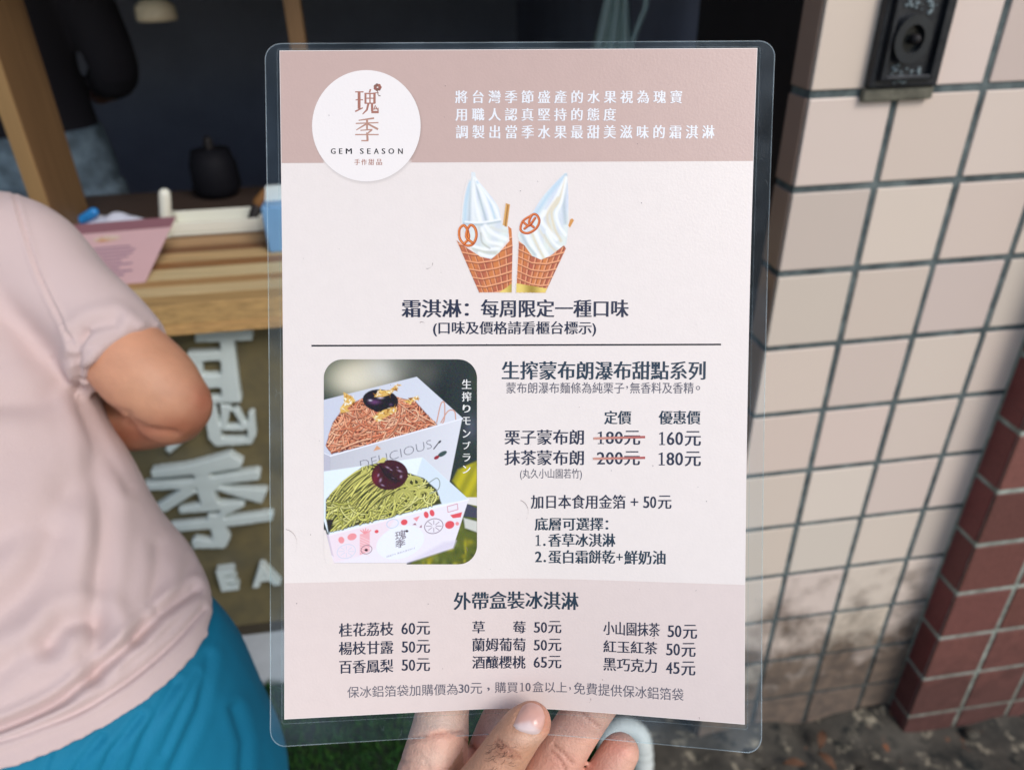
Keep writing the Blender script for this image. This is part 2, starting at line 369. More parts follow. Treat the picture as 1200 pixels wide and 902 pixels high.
# small roman letters GEM SEASON in one line under the characters
_tc = {}
def text_mesh(body, off=0.0):
    """flat outline mesh of a text; a few fills are tried and the fullest kept, as some glyphs fill badly at some settings"""
    if (body, off) in _tc: return _tc[(body, off)]
    c = bpy.data.curves.new('t', 'FONT'); c.body = body; c.size = 1; o = bpy.data.objects.new('t', c); COL.objects.link(o); best = (-1,)
    for res, d in ((3, 0.0), (4, 0.0), (3, 0.0006), (3, -0.0006), (5, 0.0003)):
        c.offset = off + d; c.resolution_u = res; dg = bpy.context.evaluated_depsgraph_get(); dg.update()
        ev = o.evaluated_get(dg); m = ev.to_mesh(); ar = sum(p.area for p in m.polygons) - d * 20 * len(body)
        if ar > best[0] + 0.004 * len(body):
            V = np.zeros(len(m.vertices) * 3); m.vertices.foreach_get('co', V); best = (ar, V.reshape(-1, 3)[:, :2].copy(), [tuple(p.vertices) for p in m.polygons])
        ev.to_mesh_clear()
    bpy.data.objects.remove(o); bpy.data.curves.remove(c); _tc[(body, off)] = best[1:]; return best[1:]
def raised_text(name, ch, s0, z0, h, label):
    c = bpy.data.curves.new('t', 'FONT'); c.body = ch; c.size = h / 0.73; c.extrude = 0.010; c.offset = 0.0016; c.bevel_depth = 0.0012; c.resolution_u = 3; c.align_x = 'CENTER'
    o = bpy.data.objects.new('t', c); COL.objects.link(o); dg = bpy.context.evaluated_depsgraph_get(); dg.update()
    ev = o.evaluated_get(dg); m = ev.to_mesh(); V = np.array([v.co for v in m.vertices]); F = [tuple(p.vertices) for p in m.polygons]; ev.to_mesh_clear(); bpy.data.objects.remove(o); bpy.data.curves.remove(c)
    return tag(link_mesh(name, [B(s0 + v[0], 1.178 - v[2], z0 + v[1]) for v in V], F, M_foam), label, 'sign lettering')
sE, zE = on_t(268, 689, 1.168); pitch = on_t(312, 686, 1.168)[0] - sE
for i, ch, lb in ((4, 'S', 'small raised white letter S half hidden by the hem of the pink shirt'), (5, 'E', 'small raised white letter E on the olive panel right of the pink shirt'), (6, 'A', 'small raised white letter A at the left edge of the menu card')):
    raised_text('sign_letter', ch, sE + (i - 5) * pitch, zE - 0.004, 0.052, lb)

# things on the counter
CT = 0.9815
o = thing('small_menu', on_z(150, 295, CT), 'pink menu sheet propped up on the wooden counter behind the sleeve', 'menu')
cr = [on_z(206, 254, CT + 0.062), on_z(170, 330, CT + 0.002), on_z(40, 342, CT + 0.002), on_z(84, 264, CT + 0.062)]
def bil(u, v, h): return cr[3] * (1 - u) * (1 - v) + cr[0] * u * (1 - v) + cr[2] * (1 - u) * v + cr[1] * u * v + np.array([0, 0, h])
mb = MB(); mb.box(bil, (0, 0, -0.0015), (1, 1, 0.0)); mb.build('sheet', mat('menu_pink', srgb(214, 176, 178), 0.3, 0.5, noise=0.05), o)
mb = MB(); mb.box(bil, (0.3, 0.04, -0.05), (0.7, 0.07, -0.002)); mb.build('prop', mat('prop_grey', srgb(120, 116, 116), .6), o)
mb = MB(); mb.box(bil, (0.0, 0.0, 0.0003), (1, 0.17, 0.0005)); mb.build('header_strip', mat('menu_mauve', srgb(142, 100, 108), 0.35), o)
mb = MB()
for k in range(9):
    yy = 0.42 + k * 0.055; x0 = 0.28 + 0.1 * rng.random(); x1 = 0.62 + 0.25 * rng.random()
    mb.box(bil, (x0, yy, 0.0003), (x1, yy + 0.018, 0.0005))
mb.build('printed_lines', mat('menu_ink', srgb(120, 92, 120), 0.4), o)
mb = MB(); mb.prism(lambda a, d, b: bil(a, b, d), [(0.42 + 0.13 * math.cos(a), 0.28 + 0.05 * math.sin(a)) for a in np.linspace(0, 6.28, 14)[:-1]], 0.0003, 0.0005); mb.build('printed_picture', mat('menu_orange', srgb(190, 120, 40), 0.4, noise=0.8, scale=70, col2=srgb(220, 210, 200)), o)

def at_ct(x, y): P = on_z(x, y, CT); return np.array([P @ E1, P @ E2])
a = at_ct(200, 268); 
tray = thing('white_tray', B(a[0] + 0.1, 1.56, CT), 'white plastic tray standing at the back of the counter', 'tray')
M_tray = mat('tray_white', srgb(226, 226, 212), 0.4, 0.5)
mb = MB(); s0, s1 = on_t(196, 262, 1.46)[0], on_t(303, 262, 1.46)[0]
mb.box(B, (s0, 1.46, CT), (s1, 1.53, CT + 0.006), 0.002); mb.box(B, (s0, 1.46, CT + 0.0065), (s1, 1.466, CT + 0.026), 0.002); mb.box(B, (s0, 1.524, CT + 0.0065), (s1, 1.53, CT + 0.03), 0.002)
mb.box(B, (s0 - 0.008, 1.455, CT), (s0 - 0.0005, 1.535, CT + 0.03), 0.002); mb.box(B, (s1 + 0.0005, 1.46, CT), (s1 + 0.007, 1.53, CT + 0.028), 0.002)
mb.build('tray_base', M_tray, tray)
mb = MB(); pa = np.array([*on_t(197, 250, 1.47)]); mb.tube([B(s0, 1.452, CT + 0.03), B(s0 + 0.012, 1.45, CT + 0.085)], 0.011, 10); mb.build('tray_handle', M_tray, tray, smooth=True)
# shelf the tray stands on behind the counter
mb = MB(); mb.box(B, (-1.9, 1.51, 0.90), (0.45, 1.80, CT - 0.001), 0.002); tag(mb.build('back_shelf', mat('dark_shelf', srgb(70, 56, 48), 0.6, noise=0.2)), 'dark shelf board behind the wooden counter', 'shelf')
br = thing('whisk_brush', B(*at_ct(300, 262), CT), 'black brush with a brown tip leaning by the white tray', 'brush')
p0, p1 = at_ct(294, 262), None
top = on_t(313, 222, 1.5)
mb = MB(); mb.tube([B(on_t(293, 262, 1.47)[0], 1.47, CT + 0.012), B(*[on_t(303, 240, 1.49)[0], 1.49, on_t(303, 240, 1.49)[1]])], [0.008, 0.012], 10); mb.build('handle', M_black, br, smooth=True)
mb = MB(); mb.tube([B(on_t(304, 238, 1.49)[0], 1.49, on_t(304, 238, 1.49)[1]), B(on_t(311, 226, 1.5)[0], 1.5, on_t(311, 226, 1.5)[1])], [0.013, 0.009], 10); mb.build('brush_tip', mat('bristle_brown', srgb(120, 82, 40), 0.8), br, smooth=True)
bl = thing('blue_carton', B(on_t(330, 290, 1.30)[0], 1.3, CT), 'sky blue carton standing on the counter beside the card edge', 'carton')
mb = MB(); s0 = on_t(312, 280, 1.33)[0]; mb.box(B, (s0, 1.33, CT), (s0 + 0.09, 1.40, CT + 0.085), 0.004); mb.build('carton_body', mat('carton_blue', srgb(116, 162, 204), 0.4, noise=0.15), bl)
mb = MB(); mb.prism(lambda a, d, b: B(a, d, b), [(s0 + 0.005, CT + 0.086), (s0 + 0.085, CT + 0.086), (s0 + 0.08, CT + 0.112), (s0 + 0.01, CT + 0.112)], 1.36, 1.37); mb.build('carton_flap', M_white, bl)
nap = thing('cloth_pile', B(on_t(115, 250, 1.47)[0], 1.47, CT), 'crumpled white cloth with a blue clip at the foot of the wooden post', 'cloth')
s0, z0 = on_t(125, 250, 1.46)
tb = [tube(spline([B(s0 - 0.07 + 0.02 * k, 1.44 + 0.02 * math.sin(k * 2.1), CT + 0.010), B(s0 - 0.05 + 0.02 * k, 1.47, CT + 0.035 + 0.01 * math.sin(k * 3)), B(s0 - 0.02 + 0.02 * k, 1.49, CT + 0.012)], 5), 0.014, 10) for k in range(5)]
V, F, _ = fuse(tb, 0.004, 4); link_mesh('cloth', V, F, mat('cloth_white', srgb(196, 200, 214), 0.8), nap, smooth=True)
mb = MB(); mb.tube([B(s0 - 0.045, 1.455, CT + 0.045), B(s0 - 0.02, 1.455, CT + 0.058)], 0.009, 10); mb.build('clip', mat('clip_blue', srgb(40, 130, 200), 0.4), nap, smooth=True)

# wooden uprights of the opening
o = thing('wooden_post', B(-0.63, 1.35, CT), 'broad light brown wooden upright rising from the counter behind the pink shirt', 'post')
mb = MB(); mb.box(B, (-0.634, 1.352, CT), (-0.607, 1.356, 2.88), 0.001); mb.build('front_edge', mat('post_edge_lit', srgb(150, 118, 74), 0.6, noise=0.2, scale=8, stretch=(8, 8, 0.6)), o)  # paler copy of the post wood: lit front against shaded side, painted in
mb = MB(); mb.box(B, (-0.634, 1.3565, CT), (-0.607, 1.507, 2.88), 0.002); mb.build('board', M_wood_in, o)
mb = MB(); sa, sb = on_t(331, 0, 1.52)[0], on_t(351, 0, 1.52)[0]; mb.box(B, (sa, 1.52, CT), (sb, 1.55, 2.88), 0.002)
tag(mb.build('wooden_mullion', M_wood_in), 'narrow orange brown wooden upright above the top left of the menu card', 'post')

# room contents
lamp = thing('pendant_lamp', B(*[on_t(185, 20, 2.0)[0], 2.0, on_t(185, 24, 2.0)[1]]), 'small cream pendant lamp hanging in the dark shop', 'lamp')
ls, lz = on_t(185, 25, 2.0)
def lathe(c, prof, n=20):
    V = [c + np.array([r * math.cos(2 * math.pi * k / n), r * math.sin(2 * math.pi * k / n), z]) for r, z in prof for k in range(n)]
    F = [[i * n + k, i * n + (k + 1) % n, (i + 1) * n + (k + 1) % n, (i + 1) * n + k] for i in range(len(prof) - 1) for k in range(n)]
    return V, F
mb = MB(); mb.add(*lathe(B(ls, 2.0, lz), [(0.001, 0.0), (0.042, 0.0), (0.045, 0.006), (0.043, 0.03), (0.030, 0.042), (0.018, 0.046), (0.001, 0.047)])); mb.build('lamp_shade', mat('lamp_cream', srgb(236, 216, 180), 0.5), lamp, smooth=True)
mb = MB(); mb.tube([B(ls, 2.0, lz + 0.047), B(ls, 2.0, lz + 0.08)], 0.014, 10); mb.tube([B(ls, 2.0, lz + 0.08), B(ls, 2.0, 2.88)], 0.003, 6); mb.build('lamp_cord', M_black, lamp, smooth=True)
ap = thing('hanging_bag', B(on_t(725, 20, 1.6)[0], 1.6, 1.3), 'pale translucent plastic bag hanging in the dark opening above the card', 'bag')
def C2(x, y, t): s, z = on_t(x, y, t); return B(s, t, z)
V = []; rows = 14
for i in range(rows):
    f = i / (rows - 1); y = -60 + 170 * f; xl = 716 - 34 * f ** 1.6 * 1.2; xr = 732 + 14 * f
    for k in range(13):
        g = k / 12; x = xl + (xr - xl) * g; V.append(C2(x, y, 1.62 + 0.018 * math.sin(g * 19 + f * 2)))
F = [[i * 13 + k, i * 13 + k + 1, (i + 1) * 13 + k + 1, (i + 1) * 13 + k] for i in range(rows - 1) for k in range(12)]
M_bag = mat('bag_film', srgb(170, 190, 184), 0.5, 0.4, noise=0.3, scale=12, stretch=(30, 30, 3))
o = link_mesh('bag_body', V, F, M_bag, ap, smooth=True); sm = o.modifiers.new('thick', 'SOLIDIFY'); sm.thickness = 0.002
mb = MB(); mb.tube(spline([C2(730, -50, 1.62), C2(752, -20, 1.62), C2(757, 5, 1.62), C2(748, 30, 1.62), C2(738, 60, 1.62)], 6), 0.006, 8); mb.build('bag_handle', M_bag, ap, smooth=True)
fan = thing('round_pot', B(on_t(250, 230, 1.9)[0], 1.9, 0.95), 'dark round pot in the gloom behind the tray', 'pot')
ps, pz = on_t(250, 232, 1.68)
mb = MB(); mb.add(*lathe(B(ps, 1.74, CT), [(0.001, 0), (0.04, 0), (0.052, 0.02), (0.05, 0.07), (0.04, 0.10), (0.001, 0.102)])); mb.build('pot_body', mat('pot_black', srgb(16, 16, 22), .7, .2), fan, smooth=True)
mb = MB(); mb.tube([B(ps, 1.74, CT + 0.1), B(ps, 1.74, CT + 0.118)], 0.01, 10); mb.build('pot_knob', M_black, fan, smooth=True)

# switch box on the tiles
M_box = mat('box_metal', srgb(52, 54, 58), 0.35, 0.6, noise=0.5, scale=30, metal=0.4, bump=0.6, bscale=40, col2=srgb(26, 28, 34))
bx = thing('wall_box', B(0.63, TW - 0.02, 1.30), 'dark metal box with a round hole mounted on the cream tiles', 'wall box')
sL, zb = on_t(1021, 110, TW - 0.02); sR = on_t(1101, 105, TW - 0.02)[0]
mb = MB(); mb.box(B, (sL, TW - 0.014, zb + 0.004), (sR, TW + 0.001, zb + 0.42), 0.003); mb.build('back_plate', M_box, bx)
mb = MB(); mb.box(B, (sL + 0.008, TW - 0.022, zb + 0.014), (sL + 0.013, TW - 0.0143, zb + 0.41), 0.001); mb.box(B, (sR - 0.018, TW - 0.022, zb + 0.014), (sR - 0.012, TW - 0.0143, zb + 0.41), 0.001); mb.box(B, (sL + 0.0135, TW - 0.022, zb + 0.014), (sR - 0.0185, TW - 0.0143, zb + 0.019), 0.001); mb.build('raised_rim', M_box, bx)
hs, hz = on_t(1067, 46, TW - 0.02)
def ring(c, ri, ro, d0, d1, n=24, sx=1.0, sz=1.0):
    V = []; 
    for r, d in ((ro, d1), (ro, d0), (ri, d0), (ri, d1)):
        V += [B(c[0] + sx * r * math.cos(2 * math.pi * k / n), d, c[1] + sz * r * math.sin(2 * math.pi * k / n)) for k in range(n)]
    return V, [[j * n + k, j * n + (k + 1) % n, (j + 1) % 4 * n + (k + 1) % n, (j + 1) % 4 * n + k] for j in range(4) for k in range(n)]
mb = MB(); mb.add(*ring((hs, hz), 0.014, 0.023, TW - 0.026, TW - 0.0143, sz=1.15)); mb.build('hole_collar', mat('collar_grey', srgb(38, 42, 46), 0.35, noise=0.4), bx, smooth=False)
mb = MB(); mb.prism(B, [(hs + 0.0138 * math.cos(a), hz + 0.0158 * math.sin(a)) for a in np.linspace(0, 2 * math.pi, 25)[:-1]], TW - 0.018, TW - 0.0144); mb.build('hole', mat('hole_black', (0.004, 0.006, 0.006), 0.3), bx)
mb = MB(); mb.tube([B(hs + 0.004, TW - 0.024, hz), B(hs + 0.004, TW - 0.0181, hz)], 0.006, 12); mb.build('button', M_black, bx, smooth=True)
mb = MB()
for k in range(70):
    a_ = sL + 0.022 + rng.random() * (sR - sL - 0.05); b_ = hz + (rng.uniform(.026, .058) if k < 40 else -rng.uniform(.028, .05)); r_ = rng.uniform(.0006, .0018)
    mb.tube([B(a_, TW - 0.0150, b_), B(a_ + r_ * rng.uniform(.5, 2), TW - 0.0152, b_ + r_ * .4)], r_, 6)
tag(mb.build('pale_specks', mat('speck_white', srgb(126, 138, 140), 0.5), bx), kind='stuff')  # scattered pale specks above and below the collar
mb = MB(); mb.box(B, (sL - 0.003, TW - 0.010, zb - 0.012), (sR + 0.001, TW + 0.001, zb + 0.0035), 0.003); mb.build('mortar', mat('mortar', srgb(120, 116, 100), 0.9, noise=0.5, scale=60, bump=1, bscale=120), bx)

# corrugated hose standing on the ground right of the turf
pts = spline([W(753, 1010, 1.50), W(754, 940, 1.47), W(754, 880, 1.44), W(747, 858, 1.43), W(730, 852, 1.43), W(716, 860, 1.435), W(712, 878, 1.44), W(718, 910, 1.46), W(722, 950, 1.49)], 26)
pts[:, 2] = np.maximum(pts[:, 2], 0.015)
rad = 0.0185 + 0.0009 * np.sin(np.arange(len(pts)) * 1.15)
V, F = tube(pts, rad, 16); tag(link_mesh('drain_hose', V, F, mat('hose_white', srgb(204, 208, 202), 0.45, noise=0.12, scale=20), smooth=True), 'pale grey ribbed hose bent over on the ground behind the little finger', 'hose')

# litter and stones at the foot of the wall
for k in range(26):
    s = rng.uniform(0.48, 1.25); t = rng.uniform(0.55, 0.86); r_ = rng.uniform(0.006, 0.016)
    bm = bmesh.new(); bmesh.ops.create_icosphere(bm, subdivisions=2, radius=r_)
    for v in bm.verts: v.co = Vector((v.co.x * 1.2, v.co.y, v.co.z * 0.6)) * (0.75 + 0.5 * rng.random())
    bm.verts.index_update()
    V = [B(s, t, 0.008) + np.array(v.co) for v in bm.verts]; F = [[v.index for v in f.verts] for f in bm.faces]; bm.free()
    if k == 0: M_stone = mat('stone', srgb(84, 78, 66), 0.9, noise=0.6, scale=60, bump=0.6)
    tag(link_mesh('pebble', V, F, M_stone, smooth=True), 'small grey pebble on the dirty ground below the tiled wall', 'pebble', 'pebbles below the tiled wall')
for k, (x, y) in enumerate(((962, 868), (968, 893), (930, 897))):
    c = on_z(x, y, 0.02); a = 1.1 + k; n_ = 9; V = []
    for i in range(n_):
        f = i / (n_ - 1); wd = 0.009 * math.sin(math.pi * min(1, f * 0.94 + 0.04)) 
        for g in (-1, 0, 1): V.append(c + np.array([math.cos(a) * (f - 0.5) * 0.045 - math.sin(a) * wd * g, math.sin(a) * (f - 0.5) * 0.045 + math.cos(a) * wd * g, 0.006 * abs(g) + 0.008 * math.sin(f * 3)]))
    F = [[i * 3 + g, i * 3 + g + 1, (i + 1) * 3 + g + 1, (i + 1) * 3 + g] for i in range(n_ - 1) for g in range(2)]
    o = link_mesh('fallen_leaf', V, F, mat('leaf_rust', srgb(110, 76, 54), 0.85, noise=0.3, scale=60), smooth=True)
    tag(o, ['orange brown fallen leaf nearest the foot of the cream wall', 'orange brown fallen leaf in the middle of the dirt', 'rust coloured fallen leaf nearest the card corner'][k], 'leaf', 'fallen leaves on the dirt'); sm = o.modifiers.new('thick', 'SOLIDIFY'); sm.thickness = 0.0008

# ================================================================== THE MENU CARD
# The sheet: u across (0..1 = 210 mm), v down (0..1 = 297 mm). Its lower half is bowed: the thumb pushes the middle of the bottom away.
pxl = np.polyfit([0, .41, .69, 1], [327.5, 331, 333, 333], 2); pxr = np.polyfit([0, .255, .46, .69, 1], [888, 880.5, 877, 875, 872.5], 2)
def dev(u):
    d = (np.asarray(u, float) - 0.513) * 540
    return np.where(d < 0, .0542, .0844) * (np.sqrt(d * d + 1600) - 40)
def wv(v): return (np.clip((np.asarray(v, float) - .45) / .55, 0, None)) ** 2
def uv2px(u, v):
    a, b = np.polyval(pxl, v), np.polyval(pxr, v)
    yt = 59.5 - 3 * u
    return a + u * (b - a), yt + v * (829.5 - yt) + dev(u) * wv(v)
def px2uv(x, y):
    u = (x - 330) / 550; v = (y - 58) / 780
    for _ in range(12):
        a, b = np.polyval(pxl, v), np.polyval(pxr, v); u = (x - a) / (b - a); yt = 59.5 - 3 * u
        v = (y - yt - dev(u) * wv(v)) / (829.5 - yt)
    return u, v
def zed(u, v):
    wd = np.polyval(pxr, v) - np.polyval(pxl, v)
    return 0.210 * FPX / wd * (1 + .042 * (1 - dev(u) / 16) * wv(v))
def card(u, v, lay=0.0):
    """points of the sheet, lay in layers of 0.05 mm toward the viewer"""
    u = np.asarray(u, float); v = np.asarray(v, float); x, y = uv2px(u, v); Z = zed(u, v) - lay * 5e-5
    return CAM + (Fw + np.multiply.outer((x - 600) / FPX, Rt) - np.multiply.outer((y - 451) / FPX, Up)) * Z[..., None]

CC = card(0.5, 1.0)
menu = thing('menu_card', CC, 'large laminated pink menu card held up in the middle by a hand', 'menu')
def grid_mesh(name, U, Vv, lay, m, colors=None, mask=None, parent=None, smooth=True):
    P = card(U, Vv, lay); h, w_ = U.shape
    idx = np.arange(h * w_).reshape(h, w_)
    F = np.stack([idx[:-1, :-1], idx[1:, :-1], idx[1:, 1:], idx[:-1, 1:]], -1).reshape(-1, 4)
    if mask is not None: F = F[mask[:-1, :-1].ravel() | mask[1:, 1:].ravel()]
    return link_mesh(name, P.reshape(-1, 3), F, m, parent or menu, colors=None if colors is None else colors.reshape(-1, 3), smooth=smooth)
def rect(name, x0, y0, x1, y1, lay, m, nu=40, nv=20):
    """a printed rectangle between pixel corners"""
    u0, v0 = px2uv(x0, y0); u1, v1 = px2uv(x1, y1)
    U, Vv = np.meshgrid(np.linspace(u0, u1, nu), np.linspace(v0, v1, nv)); return grid_mesh(name, U, Vv, lay, m)
PR = dict(rough=0.32, spec=0.28, bump=0.05, bscale=900)
PAPER = srgb(236, 225, 218)
M_paper = mat('paper_print', PAPER, noise=0.025, scale=160, **PR)
M_print = mat('ink_print', attr='Col', **PR)
# paper: front, back and edges in one mesh
nu, nv = 70, 90
U, Vv = np.meshgrid(np.linspace(0, 1, nu), np.linspace(0, 1, nv)); A = card(U, Vv, 0).reshape(-1, 3); Bk = card(U, Vv, -5).reshape(-1, 3)
idx = np.arange(nu * nv).reshape(nv, nu); F1 = np.stack([idx[:-1, :-1], idx[1:, :-1], idx[1:, 1:], idx[:-1, 1:]], -1).reshape(-1, 4)
bd = np.concatenate([idx[0, :-1], idx[:-1, -1], idx[-1, :0:-1], idx[:0:-1, 0]]); n0 = nu * nv
Fs = [(a, b, b + n0, a + n0) for a, b in zip(bd, np.roll(bd, -1))]
link_mesh('paper', np.vstack([A, Bk]), [tuple(f) for f in F1] + [tuple(f[::-1] + n0) for f in F1] + Fs, M_paper, menu, smooth=False)
# bands
vb = px2uv(600, 190)[1]; U, Vv = np.meshgrid(np.linspace(0.0012, 0.9988, 60), np.linspace(0.001, vb, 16))
grid_mesh('header_band', U, Vv, 1, mat('band_rose', srgb(201, 173, 163), noise=0.03, scale=160, **PR))
vb = px2uv(600, 677.5)[1]; U, Vv = np.meshgrid(np.linspace(0.0012, 0.9988, 60), np.linspace(vb, 0.999, 30))
grid_mesh('footer_band', U, Vv, 1, mat('band_blush', srgb(226, 209, 202), noise=0.03, scale=160, **PR))

def flat_poly(mbl, pts, lay, c):
    """closed printed outline in pixels as a fan about its centre"""
    pts = np.array(pts, float); ce = pts.mean(0); al = np.vstack([ce, pts]); u, v = px2uv(al[:, 0], al[:, 1]); n = len(pts)
    mbl.add(card(u, v, lay), [[0, 1 + i, 1 + (i + 1) % n] for i in range(n)], c)
# ---------- lettering: sans glyphs turned into high-contrast serif-like ones by spreading them sideways only
def put_text(mbl, body, x0, y0, x1, y1, col, lay, style='serif', y0r=None, y1r=None):
    off, sh = {'sans': (0.0, (-0.03, 0.0, 0.03)), 'bold': (0.0, (-0.027, 0.0, 0.027)), 'serif': (0.0, (-0.022, 0.022)), 'thin': (0.0, (-0.004, 0.004)), 'plain': (0.0, ()), 'roman': (0.0, (-0.02, 0.02))}[style]
    if body.isdigit() and (len(body) > 1 or body == '1'):
        n = len(body); cw = (x1 - x0) / n
        for i, ch in enumerate(body):
            xa, xb = x0 + cw * i, x0 + cw * (i + 1)
            if ch != '1': put_text(mbl, ch, xa + cw * .05, y0, xb - cw * .05, y1, col, lay, style); continue
            if n == 1: xa, xb = xa - 2, xb + 2
            fx = lambda a, b_: (xa + a * (xb - xa), y1 + b_ * (y0 - y1))
            for j, pl in enumerate(([(.40, .03), (.60, .03), (.60, 1), (.52, 1), (.40, .92)], [(.14, .82), (.14, .88), (.52, 1), (.45, .86)], [(.16, 0), (.86, 0), (.86, .06), (.16, .06)])): flat_poly(mbl, [fx(*p_) for p_ in pl], lay + .1 * j, col)
        return
    V, F = text_mesh(body, off); lo, hi = V.min(0), V.max(0)
    shifts = sh or (0.0,); ex = max(shifts) if sh else 0.0
    y0r = y0 if y0r is None else y0r; y1r = y1 if y1r is None else y1r
    uL, vL = px2uv(x0, (y0 + y1) / 2); uR, vR = px2uv(x1, (y0r + y1r) / 2); hv = (abs(y1 - y0) + abs(y1r - y0r)) / 2 / 785.0
    for k, s in enumerate(shifts):
        a = (V[:, 0] + s - lo[0] + ex) / (hi[0] - lo[0] + 2 * ex); b = (V[:, 1] - lo[1]) / (hi[1] - lo[1])
        mbl.add(card(uL + a * (uR - uL), vL + a * (vR - vL) + (0.5 - b) * hv, lay + 0.12 * k), F, col)
NAVY = srgb(44, 50, 70); TEAL = srgb(40, 58, 74); GREY = srgb(104, 102, 112); WHITE = srgb(236, 236, 238)
def block(name, rows, lay=3):
    b = MB()
    for r in rows: put_text(b, *r[:5], r[5], lay, r[6], *(r[7:] if len(r) > 7 else ()))
    return b.build(name, M_print, menu, col=True)
block('slogan_text', [
    ('將 台 灣 季 節 盛 產 的 水 果 視 為 瑰 寶', 533.3, 106, 799.5, 121.5, WHITE, 'sans'), ('用 職 人 認 真 堅 持 的 態 度', 533.5, 126.7, 722, 142, WHITE, 'sans'),
    ('調 製 出 當 季 水 果 最 甜 美 滋 味 的 霜 淇 淋', 534, 146.7, 837.5, 162.8, WHITE, 'sans')])
block('ice_cream_heading', [
    ('霜淇淋：', 470.5, 350.7, 549.5, 372, NAVY, 'bold'), ('每周限定一種口味', 563.5, 350.7, 736.8, 372, NAVY, 'bold'), ('(口味及價格請看櫃台標示)', 507.5, 376.3, 698.7, 394.2, NAVY, 'serif')])
_r = MB(); Uq, Vq = np.meshgrid(np.linspace(px2uv(365, 403.6)[0], px2uv(845, 405)[0], 40), [0, 1]); Vq = px2uv(605, 404.3)[1] + (Vq - 0.5) * 0.0024
grid_mesh('divider_line', Uq, Vq, 3, mat('ink_black', srgb(24, 24, 32), **PR))
block('dessert_heading', [
    ('生搾蒙布朗瀑布甜點系列', 588, 423, 827, 445, TEAL, 'bold'), ('蒙布朗瀑布麵條為純栗子', 593.3, 447.8, 731.5, 461, GREY, 'thin'), (',', 734, 452, 736, 456, GREY, 'plain'), ('無香料及香精', 738.5, 447.8, 813, 461, GREY, 'thin'), ('。', 815.5, 452, 820.5, 457, GREY, 'plain')])
block('price_table', [
    ('定價', 708, 481, 740, 497, TEAL, 'bold'), ('優惠價', 772, 481, 821, 497, TEAL, 'bold'),
    ('栗子蒙布朗', 591.3, 503.3, 684.3, 521, NAVY, 'serif'), ('180', 699, 505.5, 730.5, 520, NAVY, 'roman'), ('元', 731.5, 504.5, 750.5, 521.2, NAVY, 'serif'),
    ('160', 771, 506, 801, 521.2, NAVY, 'roman'), ('元', 802.5, 505, 821.5, 522.3, NAVY, 'serif'),
    ('抹茶蒙布朗', 591, 527.3, 684.3, 545, NAVY, 'serif'), ('200', 699, 529.5, 730.5, 544, NAVY, 'roman'), ('元', 731.5, 528.5, 750, 545, NAVY, 'serif'),
    ('180', 770.5, 530, 801, 545, NAVY, 'roman'), ('元', 802.5, 529, 821.5, 546, NAVY, 'serif'),
    ('(丸久小山園若竹)', 609.5, 549, 682, 562.3, GREY, 'thin')])
b = MB()
for x0, y0, x1, y1 in ((695.5, 513.6, 756, 511.9), (695, 537.3, 756, 536.2)):
    n = 12; f = np.linspace(0, 1, n); X = x0 + (x1 - x0) * f; Y = y0 + (y1 - y0) * f; X = np.concatenate([X, X]); Y = np.concatenate([Y - 1.35, Y + 1.35]); u, v = px2uv(X, Y)
    k = len(b.V); b.add(card(u, v, 4.5), [[i, i + n, i + n + 1, i + 1] for i in range(n - 1)])
    b.C[k:] = [tuple(np.array(srgb(206, 152, 136)) * (1 - g) + np.array(srgb(176, 88, 84)) * g) for g in np.concatenate([f, f])]
b.build('strike_lines', M_print, menu, col=True)
block('options_text', [
    ('加日本食用金箔', 622, 579.5, 733, 596, NAVY, 'serif'), ('+', 739, 583.5, 748, 592.5, NAVY, 'plain'), ('50', 753.5, 581.5, 769.5, 595, NAVY, 'roman'), ('元', 771, 580.5, 787, 596, NAVY, 'serif'),
    ('底層可選擇：', 626.5, 606, 713, 621.5, TEAL, 'bold'), ('1', 628.5, 626.5, 633, 639.3, TEAL, 'bold'), ('.', 636.5, 636.5, 639.5, 639.5, TEAL, 'plain'), ('香草冰淇淋', 642.5, 624.8, 721.3, 640.5, TEAL, 'bold'),
    ('2', 627, 645.8, 635, 658.5, TEAL, 'bold'), ('.', 637, 655.5, 640, 658.5, TEAL, 'plain'), ('蛋白霜餅乾', 642.5, 644.3, 721, 660.3, TEAL, 'bold'), ('+', 722, 648.5, 730, 656.5, TEAL, 'plain'), ('鮮奶油', 731.5, 645, 780, 661, TEAL, 'bold')])
yu = lambda s: '元'
